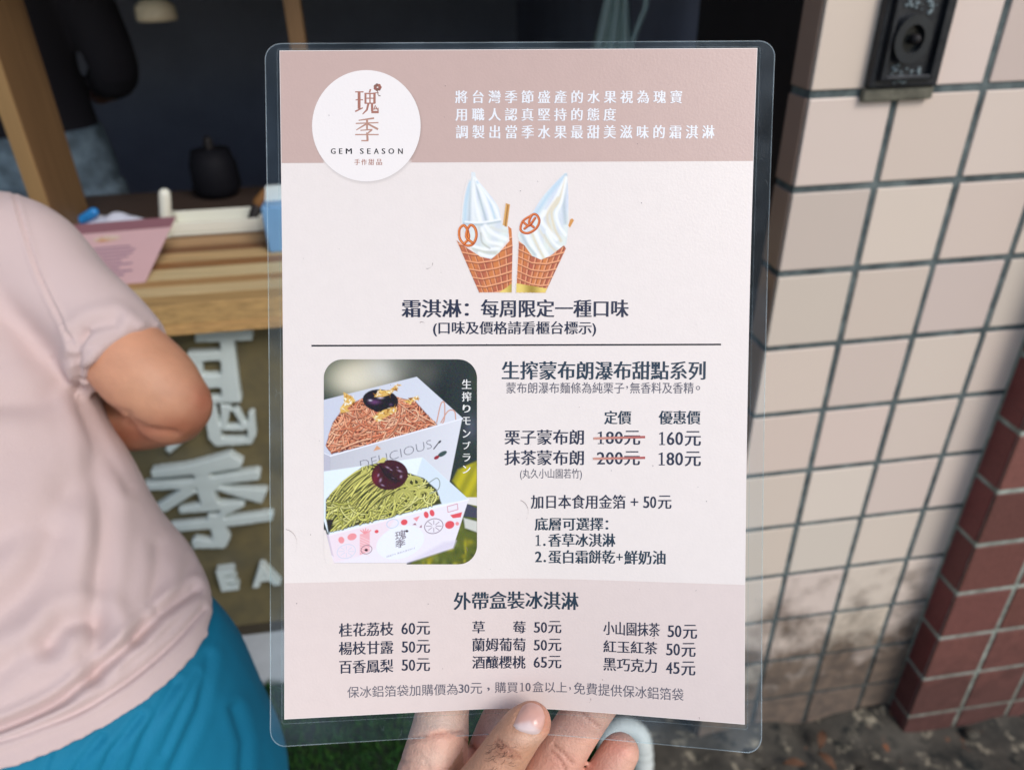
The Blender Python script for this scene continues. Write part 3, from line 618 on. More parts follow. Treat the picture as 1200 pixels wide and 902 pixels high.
block('takeaway_text', [('外帶盒裝冰淇淋', 531.5, 693.7, 678.2, 714.7, TEAL, 'bold'),
    ('桂花荔枝', 397, 730, 461.3, 746.2, NAVY, 'serif', 728.5, 743.7), ('60', 470, 729.4, 487, 742.8, NAVY, 'roman'), ('元', 488, 728, 504, 743.3, NAVY, 'serif'),
    ('楊枝甘露', 397, 751.8, 461.3, 767.3, NAVY, 'serif', 750.3, 765.3), ('50', 470.3, 751.2, 487, 764.3, NAVY, 'roman'), ('元', 488, 749.5, 504, 764.6, NAVY, 'serif'),
    ('百香鳳梨', 397.5, 773.5, 461, 789, NAVY, 'serif', 772, 787), ('50', 470.3, 772.4, 487, 785.5, NAVY, 'roman'), ('元', 488, 770.9, 504, 786, NAVY, 'serif'),
    ('草', 553.5, 727.3, 568.3, 741.7, NAVY, 'serif'), ('莓', 601.2, 727.3, 616, 741.7, NAVY, 'serif'), ('50', 625.3, 728.5, 641.5, 741, NAVY, 'roman'), ('元', 642.3, 727.2, 658, 741.7, NAVY, 'serif'),
    ('蘭姆葡萄', 553.5, 747.2, 616, 763, NAVY, 'serif'), ('50', 625, 749.3, 641.5, 761.8, NAVY, 'roman'), ('元', 642.3, 748, 658, 762.5, NAVY, 'serif'),
    ('酒釀櫻桃', 553.3, 768, 616, 783.3, NAVY, 'serif'), ('65', 625, 769.3, 641.5, 782, NAVY, 'roman'), ('元', 642.3, 768, 658, 782.8, NAVY, 'serif'),
    ('小山園抹茶', 707, 727.5, 773.3, 743.5, NAVY, 'serif', 730, 745.5), ('50', 782, 732.6, 799, 746, NAVY, 'roman'), ('元', 800.3, 732, 817, 747.8, NAVY, 'serif'),
    ('紅玉紅茶', 707, 749.8, 770.5, 764, NAVY, 'serif', 752, 766.5), ('50', 780.3, 754, 797.3, 767.3, NAVY, 'roman'), ('元', 798.5, 753.3, 815.3, 769, NAVY, 'serif'),
    ('黑巧克力', 707, 769.7, 770, 785, NAVY, 'serif', 772.5, 788), ('45', 780, 775.7, 797, 789, NAVY, 'roman'), ('元', 798.3, 775, 815, 790.8, NAVY, 'serif'),
    ('保冰鋁箔袋加購價為', 407, 804, 536.5, 817.5, GREY, 'thin', 800.5, 813.5), ('30', 537, 801.3, 550.5, 811.5, GREY, 'roman'), ('元', 551.3, 799.7, 565, 812.5, GREY, 'thin'), (',', 571, 805, 574, 809.5, GREY, 'plain'),
    ('購買', 580, 798.5, 607, 811.5, GREY, 'thin'), ('10', 608.5, 799.5, 622.3, 809.5, GREY, 'roman'), ('盒以上', 624, 798, 664.5, 810.8, GREY, 'thin', 798.7, 811.5), (',', 667, 804.5, 669, 808.5, GREY, 'plain'), ('免費提供保冰鋁箔袋', 672.5, 799, 801, 812.5, GREY, 'thin', 806.5, 821)])

# ---------- round logo badge
ang = np.linspace(0, 2 * math.pi, 73)[:-1]
b = MB()
for k, (r, dx_, dy_) in enumerate(((66.2, 1.2, 1.6), (65.3, .9, 1.2), (64.6, .5, .8))):  # drop shadow printed around the badge as darker discs
    f = (0.93, 0.86, 0.78)[k]; cs = []
    for a in ang: cs.append((429.3 + dx_ + r * math.cos(a) * 0.985, 147.8 + dy_ + r * math.sin(a) * 1.01))
    k0 = len(b.V); flat_poly(b, cs, 1.3 + 0.3 * k, None)
    up = np.array(srgb(201, 173, 163)) * f; dn = np.array(PAPER) * f
    b.C[k0:] = [tuple(up)] + [tuple(up if 147.8 + r * math.sin(a) < 189 else dn) for a in ang]
b.build('badge_drop_shadow', M_print, menu, col=True)
b = MB(); flat_poly(b, [(429.3 + 64.3 * math.cos(a) * 0.99, 147.6 + 65.2 * math.sin(a)) for a in ang], 2.4, srgb(242, 234, 229))
badge = b.build('logo_badge', M_print, menu, col=True)
ROSE = srgb(172, 118, 102)
b = MB()
def strokes(b, segs, lay, col, ox, oy, sc):
    for i, sg in enumerate(segs):
        (xa, ya), (xb, yb), w0, w1 = sg; d = np.array([xb - xa, yb - ya], float); n_ = np.array([-d[1], d[0]]) / np.linalg.norm(d)
        P = [np.array([xa, ya]) + n_ * w0 / 2, np.array([xb, yb]) + n_ * w1 / 2, np.array([xb, yb]) - n_ * w1 / 2, np.array([xa, ya]) - n_ * w0 / 2]
        flat_poly(b, [(ox + p_[0] / sc, oy + p_[1] / sc) for p_ in P], lay + 0.03 * i, col)
S = 6.443
kui = [((362, 180), (425, 180), 9, 9), ((366, 240), (422, 240), 8, 8), ((362, 328), (420, 300), 12, 9), ((392, 180), (392, 308), 22, 22),
       ((478, 160), (470, 185), 12, 12), ((432, 192), (512, 192), 10, 10), ((440, 188), (440, 268), 15, 15), ((508, 188), (508, 268), 18, 18), ((440, 228), (508, 228), 8, 8), ((474, 190), (474, 266), 10, 10), ((434, 266), (512, 266), 9, 9),
       ((462, 268), (450, 318), 16, 14), ((450, 316), (418, 348), 14, 7), ((490, 268), (490, 325), 17, 17), ((484, 332), (540, 332), 18, 18), ((534, 335), (536, 300), 12, 6), ((516, 280), (502, 312), 7, 7), ((500, 312), (526, 306), 7, 7), ((518, 292), (530, 314), 8, 8), ((498, 190), (540, 184), 8, 5)]
ji = [((388, 395), (505, 378), 8, 14), ((366, 418), (538, 412), 9, 9), ((452, 388), (452, 462), 16, 14), ((448, 420), (370, 468), 14, 7), ((456, 420), (535, 462), 12, 16), ((402, 470), (492, 464), 8, 9), ((490, 464), (458, 492), 13, 10), ((362, 502), (540, 502), 9, 9), ((452, 486), (456, 545), 15, 17), ((462, 548), (408, 548), 11, 9)]
strokes(b, kui, 3.0, ROSE, 360, 80, S); strokes(b, ji, 3.0, srgb(186, 142, 124), 360, 80, S)
for k in range(7):
    a = k * 0.9; flat_poly(b, [(360 + (531 + 19 * math.cos(a) + 13 * math.cos(g)) / S, 80 + (145 + 17 * math.sin(a) + 13 * math.sin(g)) / S) for g in np.linspace(0, 6.28, 9)[:-1]], 3.7 + k * 0.03, srgb(160 - 14 * (k % 3), 104 - 8 * (k % 2), 88))
strokes(b, [((528, 160), (536, 205), 6, 5), ((538, 208), (554, 210), 9, 5)], 4.0, srgb(130, 96, 80), 360, 80, S)
b.build('logo_characters', M_print, badge, col=True)
b = MB(); BLK = srgb(34, 32, 36)
for i, (ch, xa, xb) in enumerate((('G', 178, 215), ('E', 240, 266), ('M', 291, 338), ('S', 398, 427), ('E', 452, 479), ('A', 503, 541), ('S', 562, 590), ('O', 613, 657), ('N', 686, 722))):
    put_text(b, ch, 360 + xa / S, 80 + 606 / S, 360 + xb / S, 80 + 648 / S, BLK, 3.0, 'bold')
for ch, xa in (('手', 356), ('作', 408), ('甜', 462), ('品', 522)): put_text(b, ch, 360 + xa / S, 80 + 686 / S, 360 + (xa + 43) / S, 80 + 732 / S, ROSE, 3.0, 'serif')
b.build('logo_lettering', M_print, badge, col=True)

# ---------- the two printed pictures, painted into dense vertex-coloured sheets
class Paint:
    def __init__(s, x0, y0, x1, y1, k):
        s.k = k; s.X, s.Y = np.meshgrid(np.linspace(x0, x1, int((x1 - x0) * k) + 1), np.linspace(y0, y1, int((y1 - y0) * k) + 1))
        s.A = np.zeros(s.X.shape); s.R = np.zeros(s.X.shape + (3,)); s.x0, s.y0 = x0, y0
    def win(s, xa, ya, xb, yb):
        h, w_ = s.X.shape; f = lambda v, o, m: int(min(max((v - o) * s.k, 0), m))
        return slice(f(ya - 3, s.y0, h), f(yb + 4, s.y0, h)), slice(f(xa - 3, s.x0, w_), f(xb + 4, s.x0, w_))
    def blend(s, sl, m, c):
        c = np.asarray(c, float); m = np.clip(m, 0, 1)
        s.R[sl] = s.R[sl] * (1 - m[..., None]) + c * m[..., None]; s.A[sl] = np.maximum(s.A[sl], m)
    def poly(s, pl, c, soft=0.6, op=1.0):
        pl = np.array(pl, float); sl = s.win(*pl.min(0), *pl.max(0)); X, Y = s.X[sl], s.Y[sl]
        if X.size == 0: return
        d = dist_poly(X, Y, np.vstack([pl, pl[:1]])); ins = np.zeros(X.shape, bool); q_ = np.roll(pl, -1, 0)
        for a, b_ in zip(pl, q_):
            if a[1] == b_[1]: continue
            ins ^= ((a[1] > Y) != (b_[1] > Y)) & (X < (b_[0] - a[0]) * (Y - a[1]) / (b_[1] - a[1]) + a[0])
        c = c(X, Y) if callable(c) else c
        s.blend(sl, op * np.clip(0.5 + np.where(ins, d, -d) / soft, 0, 1), c)
    def line(s, pl, wd, c, op=1.0, soft=0.5):
        pl = np.array(pl, float); sl = s.win(*(pl.min(0) - wd), *(pl.max(0) + wd)); X, Y = s.X[sl], s.Y[sl]
        if X.size == 0: return
        s.blend(sl, op * np.clip(0.5 + (wd / 2 - dist_poly(X, Y, pl)) / soft, 0, 1), c)
    def blob(s, x, y, rx, ry, c, op=1.0, rot=0.0, p=2):
        r = max(rx, ry) * 2; sl = s.win(x - r, y - r, x + r, y + r); X, Y = s.X[sl] - x, s.Y[sl] - y
        if X.size == 0: return
        a = X * math.cos(rot) + Y * math.sin(rot); b_ = -X * math.sin(rot) + Y * math.cos(rot); s.blend(sl, op * np.exp(-((a / rx) ** 2 + (b_ / ry) ** 2) ** (p / 2)), c)
    def tris(s, V, F, c):
        for f in F: s.poly(V[list(f)], c, 0.5)
def el(x, y, rx, ry, n=20, rot=0): return [(x + rx * math.cos(a) * math.cos(rot) - ry * math.sin(a) * math.sin(rot), y + rx * math.cos(a) * math.sin(rot) + ry * math.sin(a) * math.cos(rot)) for a in np.linspace(0, 2 * math.pi, n + 1)[:-1]]

# photograph of the two dessert boxes
P = Paint(379.5, 421, 559, 661, 1.9); Z3 = lambda *pts: [(370 + x / 6, 415 + y / 6) for x, y in pts]; Z4 = lambda *pts: [(370 + x / 6, 535 + y / 6) for x, y in pts]
P.A[:] = 1; P.R[:] = srgb(40, 50, 46)
for x, y, rx, ry, c, o_ in ((395, 438, 22, 26, (60, 84, 66), 1), (385, 428, 14, 12, (50, 70, 54), .8), (425, 438, 34, 20, (206, 196, 168), 1), (415, 446, 24, 16, (222, 214, 190), .9), (448, 434, 22, 16, (206, 204, 192), .9), (470, 428, 18, 14, (120, 124, 112), .6),
        (500, 438, 22, 16, (92, 92, 84), .8), (530, 440, 18, 24, (40, 48, 48), .9), (520, 460, 12, 20, (26, 36, 36), .8), (552, 500, 8, 16, (86, 90, 104), .7), (556, 448, 6, 16, (54, 64, 46), .7), (545, 470, 10, 14, (34, 44, 46), .8)): P.blob(x, y, rx, ry, srgb(*c), o_)
P.poly(Z4((1000, 90), (1135, 30), (1135, 290), (1060, 300), (960, 170)), lambda X, Y: np.stack([0.42 + 0.1 * np.sin(X * .4 + Y * .2), 0.37 + 0.08 * np.sin(X * .4 + Y * .2), 0.01 + 0 * X], -1), 3)
P.poly(Z4((1040, 290), (1135, 290), (1135, 780), (640, 780), (700, 720), (960, 620)), srgb(92, 100, 34), 2)
for _ in range(150):
    x, y = rng.uniform(485, 560), rng.uniform(585, 662)
    P.blob(x, y, rng.uniform(1.5, 5), rng.uniform(1.5, 5), srgb(*[(60, 76, 22), (150, 140, 20), (40, 52, 26), (120, 130, 60), (190, 180, 40)][rng.integers(5)]), 0.6) if y > 600 or x > 540 else None
P.poly(Z4((1040, 285), (1135, 285), (1135, 345), (1060, 330)), srgb(228, 222, 216), 1); P.poly(Z4((1060, 330), (1135, 360), (1135, 430), (1040, 420)), srgb(66, 66, 84), 1); P.poly(Z4((1040, 430), (1135, 455), (1135, 530), (1050, 500)), srgb(206, 206, 196), 2)
# back box
BW = srgb(206, 208, 220)
P.poly(Z3((40, 325), (710, 158), (1035, 450), (1000, 480), (90, 720), (40, 700)), lambda X, Y: np.stack([0.60 + 0 * X + .1 * (X - 380) / 180, 0.62 + 0 * X + .1 * (X - 380) / 180, 0.71 + .06 * (X - 380) / 180], -1))
def point_in(pl):
    pl = np.array(pl)
    def f(x, y):
        ins = False
        for a, b_ in zip(pl, np.roll(pl, -1, 0)):
            if (a[1] > y) != (b_[1] > y) and x < (b_[0] - a[0]) * (y - a[1]) / (b_[1] - a[1]) + a[0]: ins = not ins
        return ins
    return f
def noodles(P, inside, n, cols, dark, wd, dirn, curl, heap):
    ok = point_in(heap)
    for i in range(n):
        x, y = inside(); a = dirn + rng.normal(0, curl); L_ = rng.uniform(20, 54); bend = rng.normal(0, 0.08 if i % 3 else 0.22); pts = []
        for k in range(14):
            if not ok(x, y): break
            pts.append((x, y)); a += bend + rng.normal(0, 0.05); x += math.cos(a) * L_ / 14; y += math.sin(a) * L_ / 14
        if len(pts) < 4: continue
        c = np.array(cols[rng.integers(len(cols))]) * rng.uniform(0.75, 1.12)
        P.line([(p_[0] + .35, p_[1] + .55) for p_ in pts], wd + 0.8, dark, 0.62, 0.8); P.line(pts, wd, c, 1, 0.6); P.line([(p_[0] - .15, p_[1] - .3) for p_ in pts], wd * 0.4, np.minimum(c * 1.35, 1), 0.8, 0.6)
heap1 = np.array(Z3((70, 640), (120, 480), (200, 370), (330, 310), (560, 300), (700, 330), (800, 440), (860, 500), (480, 610), (110, 700)))
P.poly(heap1, srgb(120, 56, 34), 1.5)
def in_poly(pl):
    lo, hi = pl.min(0), pl.max(0)
    def f():
        while True:
            x, y = rng.uniform(lo, hi); ins = False
            for a, b_ in zip(pl, np.roll(pl, -1, 0)):
                if (a[1] > y) != (b_[1] > y) and x < (b_[0] - a[0]) * (y - a[1]) / (b_[1] - a[1]) + a[0]: ins = not ins
            if ins: return x, y
    return f
noodles(P, in_poly(heap1), 420, [srgb(234, 160, 122), srgb(222, 138, 100), srgb(242, 182, 146), srgb(206, 118, 82)], srgb(96, 40, 24), 1.25, 2.4, 0.9, heap1)
for pl in (((850, 480), (880, 350), (905, 345), (905, 450), (890, 490)), ((880, 480), (930, 400), (975, 400), (985, 460))): P.line(spline(np.array(Z3(*pl)), 5), 1.3, srgb(206, 150, 128))
# chestnut and gold leaf
P.poly(el(370 + 455 / 6, 415 + 325 / 6, 21, 13, 24, 0.1), srgb(30, 16, 30), 1); P.poly(Z3((335, 330), (420, 405), (480, 410), (560, 370), (570, 320), (520, 300)), srgb(24, 12, 22), 1)
P.blob(439, 471, 6, 2.5, srgb(120, 70, 120), .7); P.blob(446, 466, 3, 1.2, srgb(220, 210, 230), .8); P.blob(434, 469, 2, 1, srgb(230, 220, 240), .8); P.blob(458, 474, 2, 1.5, srgb(90, 70, 100), .8)
def gold(pl, n=26):
    pl = np.array(pl); P.poly(pl, srgb(222, 176, 92), 0.8); f = in_poly(pl)
    for _ in range(n): x, y = f(); P.poly([(x + rng.normal(0, 2.2), y + rng.normal(0, 1.8)) for _ in range(3)], srgb(*[(250, 236, 190), (196, 136, 40), (240, 206, 120), (150, 96, 24), (255, 250, 232)][rng.integers(5)]), 0.7)
gold(Z3((410, 300), (440, 255), (560, 250), (520, 285), (470, 300))); gold(Z3((520, 250), (580, 205), (575, 250)), 8); gold(Z3((400, 440), (480, 390), (560, 370), (570, 400), (430, 475)), 34); gold(Z3((200, 340), (195, 265), (260, 300), (280, 330), (220, 380), (240, 400), (175, 415), (170, 380)), 34); gold(Z3((620, 330), (720, 290), (725, 315), (650, 345)), 14)
# front wall of the back box
P.poly(Z3((100, 715), (1030, 452), (930, 950), (100, 950)), lambda X, Y: np.stack([0.56 + .0012 * (X - 400), 0.56 + .0012 * (X - 400), 0.60 + .0012 * (X - 400)], -1)); P.line(Z3((40, 690), (100, 716), (1032, 452)), 1.6, srgb(236, 236, 242)); P.poly(Z3((40, 690), (100, 716), (100, 950), (40, 950)), srgb(190, 188, 200))
V_, F_ = text_mesh('DELICIOUS', -0.022); lo, hi = V_.min(0), V_.max(0); f = (V_ - lo) / (hi - lo)
o_, ex_, ey_ = np.array([370 + 318 / 6, 415 + 808 / 6]), np.array([500, -150]) / 6, np.array([-8, -58]) / 6
P.tris(o_ + f[:, :1] * ex_ + f[:, 1:] * ey_, F_, srgb(92, 92, 104))
P.line(Z3((830, 665), (865, 620)), 1.2, srgb(50, 50, 56)); P.poly(el(370 + 872 / 6, 415 + 615 / 6, 2.2, 1.2, 10, -.8), srgb(50, 50, 56)); P.poly(el(370 + 890 / 6, 415 + 700 / 6, 6, 2.6, 16, -.5), srgb(60, 78, 76)); P.poly(el(370 + 850 / 6, 415 + 725 / 6, 3.4, 2, 16, -.5), srgb(150, 40, 50)); P.poly(Z3((405, 680), (430, 640), (460, 665)), srgb(216, 160, 120))
# front box
P.poly(Z4((40, 105), (750, -2 + 5), (1075, 300), (1000, 330), (90, 550), (66, 480), (40, 400)), lambda X, Y: np.stack([0.78 + .0004 * (X - 400), 0.86 + .0003 * (X - 400), 0.90 + 0 * X], -1)); P.poly(Z4((750, 3), (1075, 300), (850, 340), (700, 160)), srgb(214, 226, 234), 1.5)
heap2 = np.array(Z4((72, 300), (180, 180), (330, 70), (430, 45), (640, 110), (760, 150), (850, 230), (885, 330), (720, 370), (420, 450), (100, 530), (70, 420)))
P.poly(heap2, srgb(58, 58, 20), 1.5)
noodles(P, in_poly(heap2), 340, [srgb(200, 196, 104), srgb(174, 172, 82), srgb(216, 212, 132)], srgb(66, 68, 22), 1.35, 2.55, 0.45, heap2)
in2 = point_in(heap2)
for i in range(170):                                       # long strands combed down to the left
    t0 = rng.random(); x0, y0 = 370 + (250 + 300 * t0) / 6, 535 + (90 + 160 * t0 * rng.random()) / 6; L_ = rng.uniform(22, 52); a = 2.62 + rng.normal(0, 0.1); pts = []
    for k in range(12): pts.append((max(x0, 381.5), y0)); a -= 0.035; x0 += math.cos(a) * L_ / 12; y0 += math.sin(a) * L_ / 12
    pts = [p_ for p_ in pts if in2(*p_)]
    if len(pts) < 4: continue
    c = np.array(srgb(200, 194, 104)) * rng.uniform(0.65, 1.2); P.line([(p_[0] + .3, p_[1] + .7) for p_ in pts], 2.2, srgb(48, 52, 14), .85, .8); P.line(pts, 1.35, c, 1, .6); P.line([(p_[0], p_[1] - .3) for p_ in pts], .5, np.minimum(c * 1.4, 1), .8, .6)
for cx, cy, r in ((690, 180, 60), (680, 250, 55), (620, 280, 70), (760, 260, 50)):
    for k in range(4): P.line(spline(np.array([(370 + (cx + (r - 9 * k) * math.cos(g)) / 6, 535 + (cy + (r - 9 * k) * .7 * math.sin(g)) / 6) for g in np.linspace(2.2, 6.8, 9)]), 3), 1.3, np.array(srgb(192, 188, 100)) * rng.uniform(.7, 1.2), .95)
P.line(spline(np.array(Z4((800, 180), (850, 150), (872, 180), (860, 230), (800, 260))), 5), 1, srgb(140, 150, 140)); P.poly(Z4((75, 440), (130, 440), (90, 550)), srgb(40, 36, 24), 1.5)
P.poly(el(370 + 520 / 6, 535 + 128 / 6, 21.5, 17.6, 28, -.15), srgb(66, 14, 28), 1); P.blob(370 + 420 / 6, 535 + 150 / 6, 4, 9, srgb(120, 26, 44), .8, .2); P.blob(457, 553, 12, 6, srgb(46, 10, 22), .7); P.line(Z4((450, 60), (490, 130), (560, 165)), 1.6, srgb(24, 8, 16), .8)
for x, y, rx, ry in ((505, 75, 2.4, .8), (530, 92, 1.4, .6), (590, 100, 2.6, 1.0), (600, 140, 1.2, 1.6), (455, 165, 1.2, 2.2), (440, 130, .9, 1.6), (545, 150, 1.6, .6), (470, 200, 2, .8), (575, 75, 1.2, .6)): P.blob(370 + x / 6, 535 + y / 6, rx, ry, srgb(206, 176, 206), .55, .4)
P.poly(Z4((455, 70), (500, 150), (560, 190), (600, 170), (540, 130), (490, 80)), srgb(30, 8, 18), 2, .7)
P.poly(Z4((425, 45), (470, 5), (500, 10), (480, 40)), srgb(206, 196, 110), 1)
P.poly(Z4((40, 500), (70, 520), (132, 745), (640, 745), (640, 790), (40, 790)), PAPER, 1.5)
# front wall with fruit pattern
P.poly(Z4((92, 552), (1075, 300), (965, 640), (640, 745), (130, 745), (110, 690)), lambda X, Y: np.stack([0.84 + 0 * X, 0.79 + 0 * X, 0.84 + 0 * X], -1)); P.line(Z4((92, 552), (1075, 300)), 1.2, srgb(246, 240, 246)); P.poly(Z4((75, 540), (92, 552), (128, 705), (110, 690)), srgb(208, 196, 208))
P.poly(Z4((640, 745), (965, 640), (985, 590), (900, 600)), srgb(222, 214, 228), 4)
P.poly(Z4((92, 552), (560, 432), (520, 500), (430, 640), (300, 700), (130, 745)), srgb(240, 216, 222), 3, .6)
RD = srgb(226, 84, 92); PK = srgb(238, 150, 154)
for x, y, rx, ry, c in ((255, 562, 5.6, 4, PK), (180, 585, 3.5, 4, PK), (428, 525, 2.4, 2, RD), (622, 460, 4, 3.4, RD), (777, 408, 2.8, 4, RD), (818, 395, 2.8, 4, RD), (942, 478, 5.6, 4.6, RD), (995, 470, 2.2, 2.2, PK)): P.poly(el(370 + x / 6, 535 + y / 6, rx, ry, 16, -.3), c, .8)
P.poly(Z4((945, 410), (1030, 388), (1020, 425), (965, 432)), RD, .8); P.poly(Z4((685, 432), (732, 415), (710, 455)), PK, .8); P.poly(Z4((310, 545), (380, 525), (380, 665), (310, 690)), PK, .8, .7)
for k in range(7): P.line(Z4((312, 560 + 18 * k), (378, 590 + 18 * k)), .7, srgb(246, 214, 214))
for k in range(5): P.line(Z4((345, 540), (315 + 18 * k, 505 - 6 * abs(2 - k) * -1)), 1.3, PK)
for x, y, rx, ry, c in ((830, 487, 11, 8.5, srgb(120, 92, 110)), (357, 652, 6.5, 5, srgb(150, 120, 130)), (215, 665, 11, 8, srgb(206, 214, 226)), (540, 470, 7, 5, srgb(190, 208, 226))):
    P.line(el(370 + x / 6, 535 + y / 6, rx, ry, 24, -.3) + el(370 + x / 6, 535 + y / 6, rx, ry, 24, -.3)[:1], .8, c)
    if rx > 9:
        for k in range(8): P.line([(370 + x / 6 + rx * .25 * math.cos(k * .785), 535 + y / 6 + ry * .25 * math.sin(k * .785)), (370 + x / 6 + rx * .8 * math.cos(k * .785), 535 + y / 6 + ry * .8 * math.sin(k * .785))], .6, c)
P.poly(el(370 + 355 / 6, 535 + 655 / 6, 2, 1.6, 10), srgb(60, 40, 50)); P.line(Z4((925, 350), (995, 330), (1000, 370), (930, 390), (925, 350)), .7, srgb(206, 120, 140)); P.poly(Z4((680, 478), (700, 465), (708, 480)), srgb(150, 80, 100)); P.poly(Z4((728, 495), (745, 478), (745, 498)), srgb(150, 80, 100))
P.poly(el(370 + 595 / 6, 535 + 602 / 6, 29, 18.5, 30, -.32), srgb(236, 238, 246), 1)
for nm, (ox, oy, wd_, hg) in (('瑰', (560, 590, 75, 62)), ('季', (562, 645, 70, 55))):
    V_, F_ = text_mesh(nm, 0.004); f = (V_ - V_.min(0)) / (V_.max(0) - V_.min(0)); P.tris(np.array([370 + ox / 6, 535 + oy / 6]) + f[:, :1] * np.array([wd_, -wd_ * .26]) / 6 + f[:, 1:] * np.array([-4, -hg]) / 6, F_, srgb(92, 72, 84))
P.poly(el(370 + 640 / 6, 535 + 522 / 6, 2, 1.4, 10), srgb(70, 56, 64))
V_, F_ = text_mesh('GEM SEASON', -0.01); f = (V_ - V_.min(0)) / (V_.max(0) - V_.min(0)); P.tris(np.array([370 + 498 / 6, 535 + 708 / 6]) + f[:, :1] * np.array([198, -62]) / 6 + f[:, 1:] * np.array([-1, -10]) / 6, F_, srgb(176, 172, 186))
P.R += rng.normal(0, 0.012, P.R.shape); P.R = np.clip(P.R, 0.002, .9)
# fold the sheet into a rounded rectangle
X, Y = P.X.copy(), P.Y.copy(); rr = 22.0; y0, y1 = Y.min(), Y.max(); dyc = np.clip(np.maximum(rr - (Y - y0), rr - (y1 - Y)), 0, rr); ins = rr - np.sqrt(rr * rr - dyc ** 2)
ins = np.where((Y > 560) & (X < 470), 0.22 * ins, ins); cx = (X.min() + X.max()) / 2; hw = (X.max() - X.min()) / 2
keep = np.abs(X - cx) <= hw - ins + 0.6; X = np.clip(X, cx - hw + ins, cx + hw - ins)
u, v = px2uv(X, Y); photo = grid_mesh('dessert_photo', u, v, 3, M_print, colors=P.R, mask=keep)
b = MB()
for ch, y in zip('生搾りモンブラン', (450, 464.7, 478.7, 493, 508, 521.7, 536, 549.8)):
    hgt = 11.2 if ch in '生搾' else 9.2; put_text(b, ch, 546.8 - hgt * .5, y - hgt * .5, 546.8 + hgt * .5, y + hgt * .5, srgb(236, 234, 228), 4.2, 'serif')
b.build('photo_caption', M_print, photo, col=True)

# picture of the two soft-serve cones
P = Paint(532, 198, 678, 345, 1.9); P.R[:] = PAPER; D = lambda *pts: [(510 + x / 5.637, 190 + y / 5.637) for x, y in pts]
def serve(out, ridges, light, seed):
    out = spline(np.array(D(*(out + out[:1]))), 5)
    P.poly(out, lambda X, Y: np.stack([.72 + .10 * np.sin(X * .35 + Y * .1) * .4, .76 + .04 * np.sin(X * .35 + Y * .1), .74 + .0 * X - .08 * np.clip((Y - 240) / 60, 0, 1) + .05], -1))
    for pl, wd, c, o_ in ridges: P.line(spline(np.array(D(*pl)), 6), wd, srgb(*c), o_, wd * 0.9)
SHD, LIT, BLU, CRM = (176, 190, 194), (250, 250, 246), (190, 214, 226), (226, 212, 180)
serve([(238, 66), (265, 70), (275, 110), (350, 200), (420, 300), (440, 400), (480, 440), (480, 510), (440, 560), (400, 640), (300, 620), (240, 570), (180, 410), (190, 260), (215, 150), (235, 120)],
      [(((232, 130), (205, 260), (195, 400)), 5, BLU, .9), (((248, 110), (232, 250), (225, 400)), 3, SHD, .7), (((256, 110), (262, 250), (300, 390)), 4, LIT, .9), (((262, 120), (300, 260), (335, 380)), 2.4, SHD, .8), (((270, 120), (330, 250), (370, 380)), 4, LIT, .9), (((275, 130), (350, 240), (395, 370)), 2.2, BLU, .8), (((290, 150), (385, 280), (425, 380)), 3, LIT, .8), (((250, 130), (248, 300), (255, 400)), 4, (238, 240, 236), .8),
       (((190, 405), (300, 412), (430, 390)), 2.6, SHD, .8), (((200, 395), (310, 398), (430, 380)), 2, LIT, .8), (((290, 430), (330, 500), (420, 560)), 3, (206, 206, 196), .8), (((330, 420), (380, 470), (470, 510)), 4, LIT, .9), (((310, 440), (350, 520), (440, 545)), 4, LIT, .9), (((370, 430), (420, 450), (480, 460)), 3, (222, 222, 212), .8), (((250, 570), (320, 590), (400, 600)), 4, (200, 200, 184), .8), (((250, 555), (330, 575), (420, 570)), 3, LIT, .9), (((290, 600), (340, 620), (400, 625)), 3, LIT, .8), (((300, 470), (310, 530), (360, 570)), 2, (180, 180, 168), .7)], None, 1)
serve([(870, 70), (880, 200), (880, 400), (870, 520), (850, 560), (720, 650), (640, 620), (560, 520), (550, 470), (590, 420), (640, 340), (700, 240), (780, 150), (850, 80)],
      [(((860, 90), (760, 200), (660, 350)), 5, BLU, .9), (((866, 90), (850, 250), (860, 400)), 4, SHD, .7), (((864, 100), (800, 230), (720, 350)), 3, LIT, .9), (((864, 110), (820, 250), (770, 330), (790, 440), (830, 520)), 3, CRM, .9), (((866, 110), (835, 260), (800, 340), (820, 420), (860, 480)), 3, LIT, .9), (((810, 240), (760, 310), (740, 370), (770, 470)), 4, CRM, .8), (((720, 330), (700, 380), (740, 440), (800, 510)), 4, LIT, .9), (((640, 470), (680, 560), (720, 640)), 3, CRM, .8), (((660, 460), (700, 550), (740, 620)), 4, LIT, .9), (((690, 450), (740, 530), (790, 590)), 2.4, (226, 220, 200), .8), (((600, 470), (640, 550), (690, 630)), 4, LIT, .9), (((570, 480), (610, 550), (660, 610)), 3, SHD, .7), (((740, 460), (790, 540), (840, 570)), 3, LIT, .9), (((720, 480), (770, 560), (820, 600)), 2, (214, 206, 184), .7)], None, 2)
P.poly(D((445, 415), (465, 270), (495, 280), (475, 430)), srgb(206, 152, 84), .8); P.line(D((480, 285), (462, 425)), 1, srgb(160, 108, 52)); P.line(D((468, 285), (452, 415)), .8, srgb(228, 184, 116)); P.poly(D((878, 420), (890, 380), (905, 370), (918, 385), (890, 435)), srgb(214, 150, 78), .8)
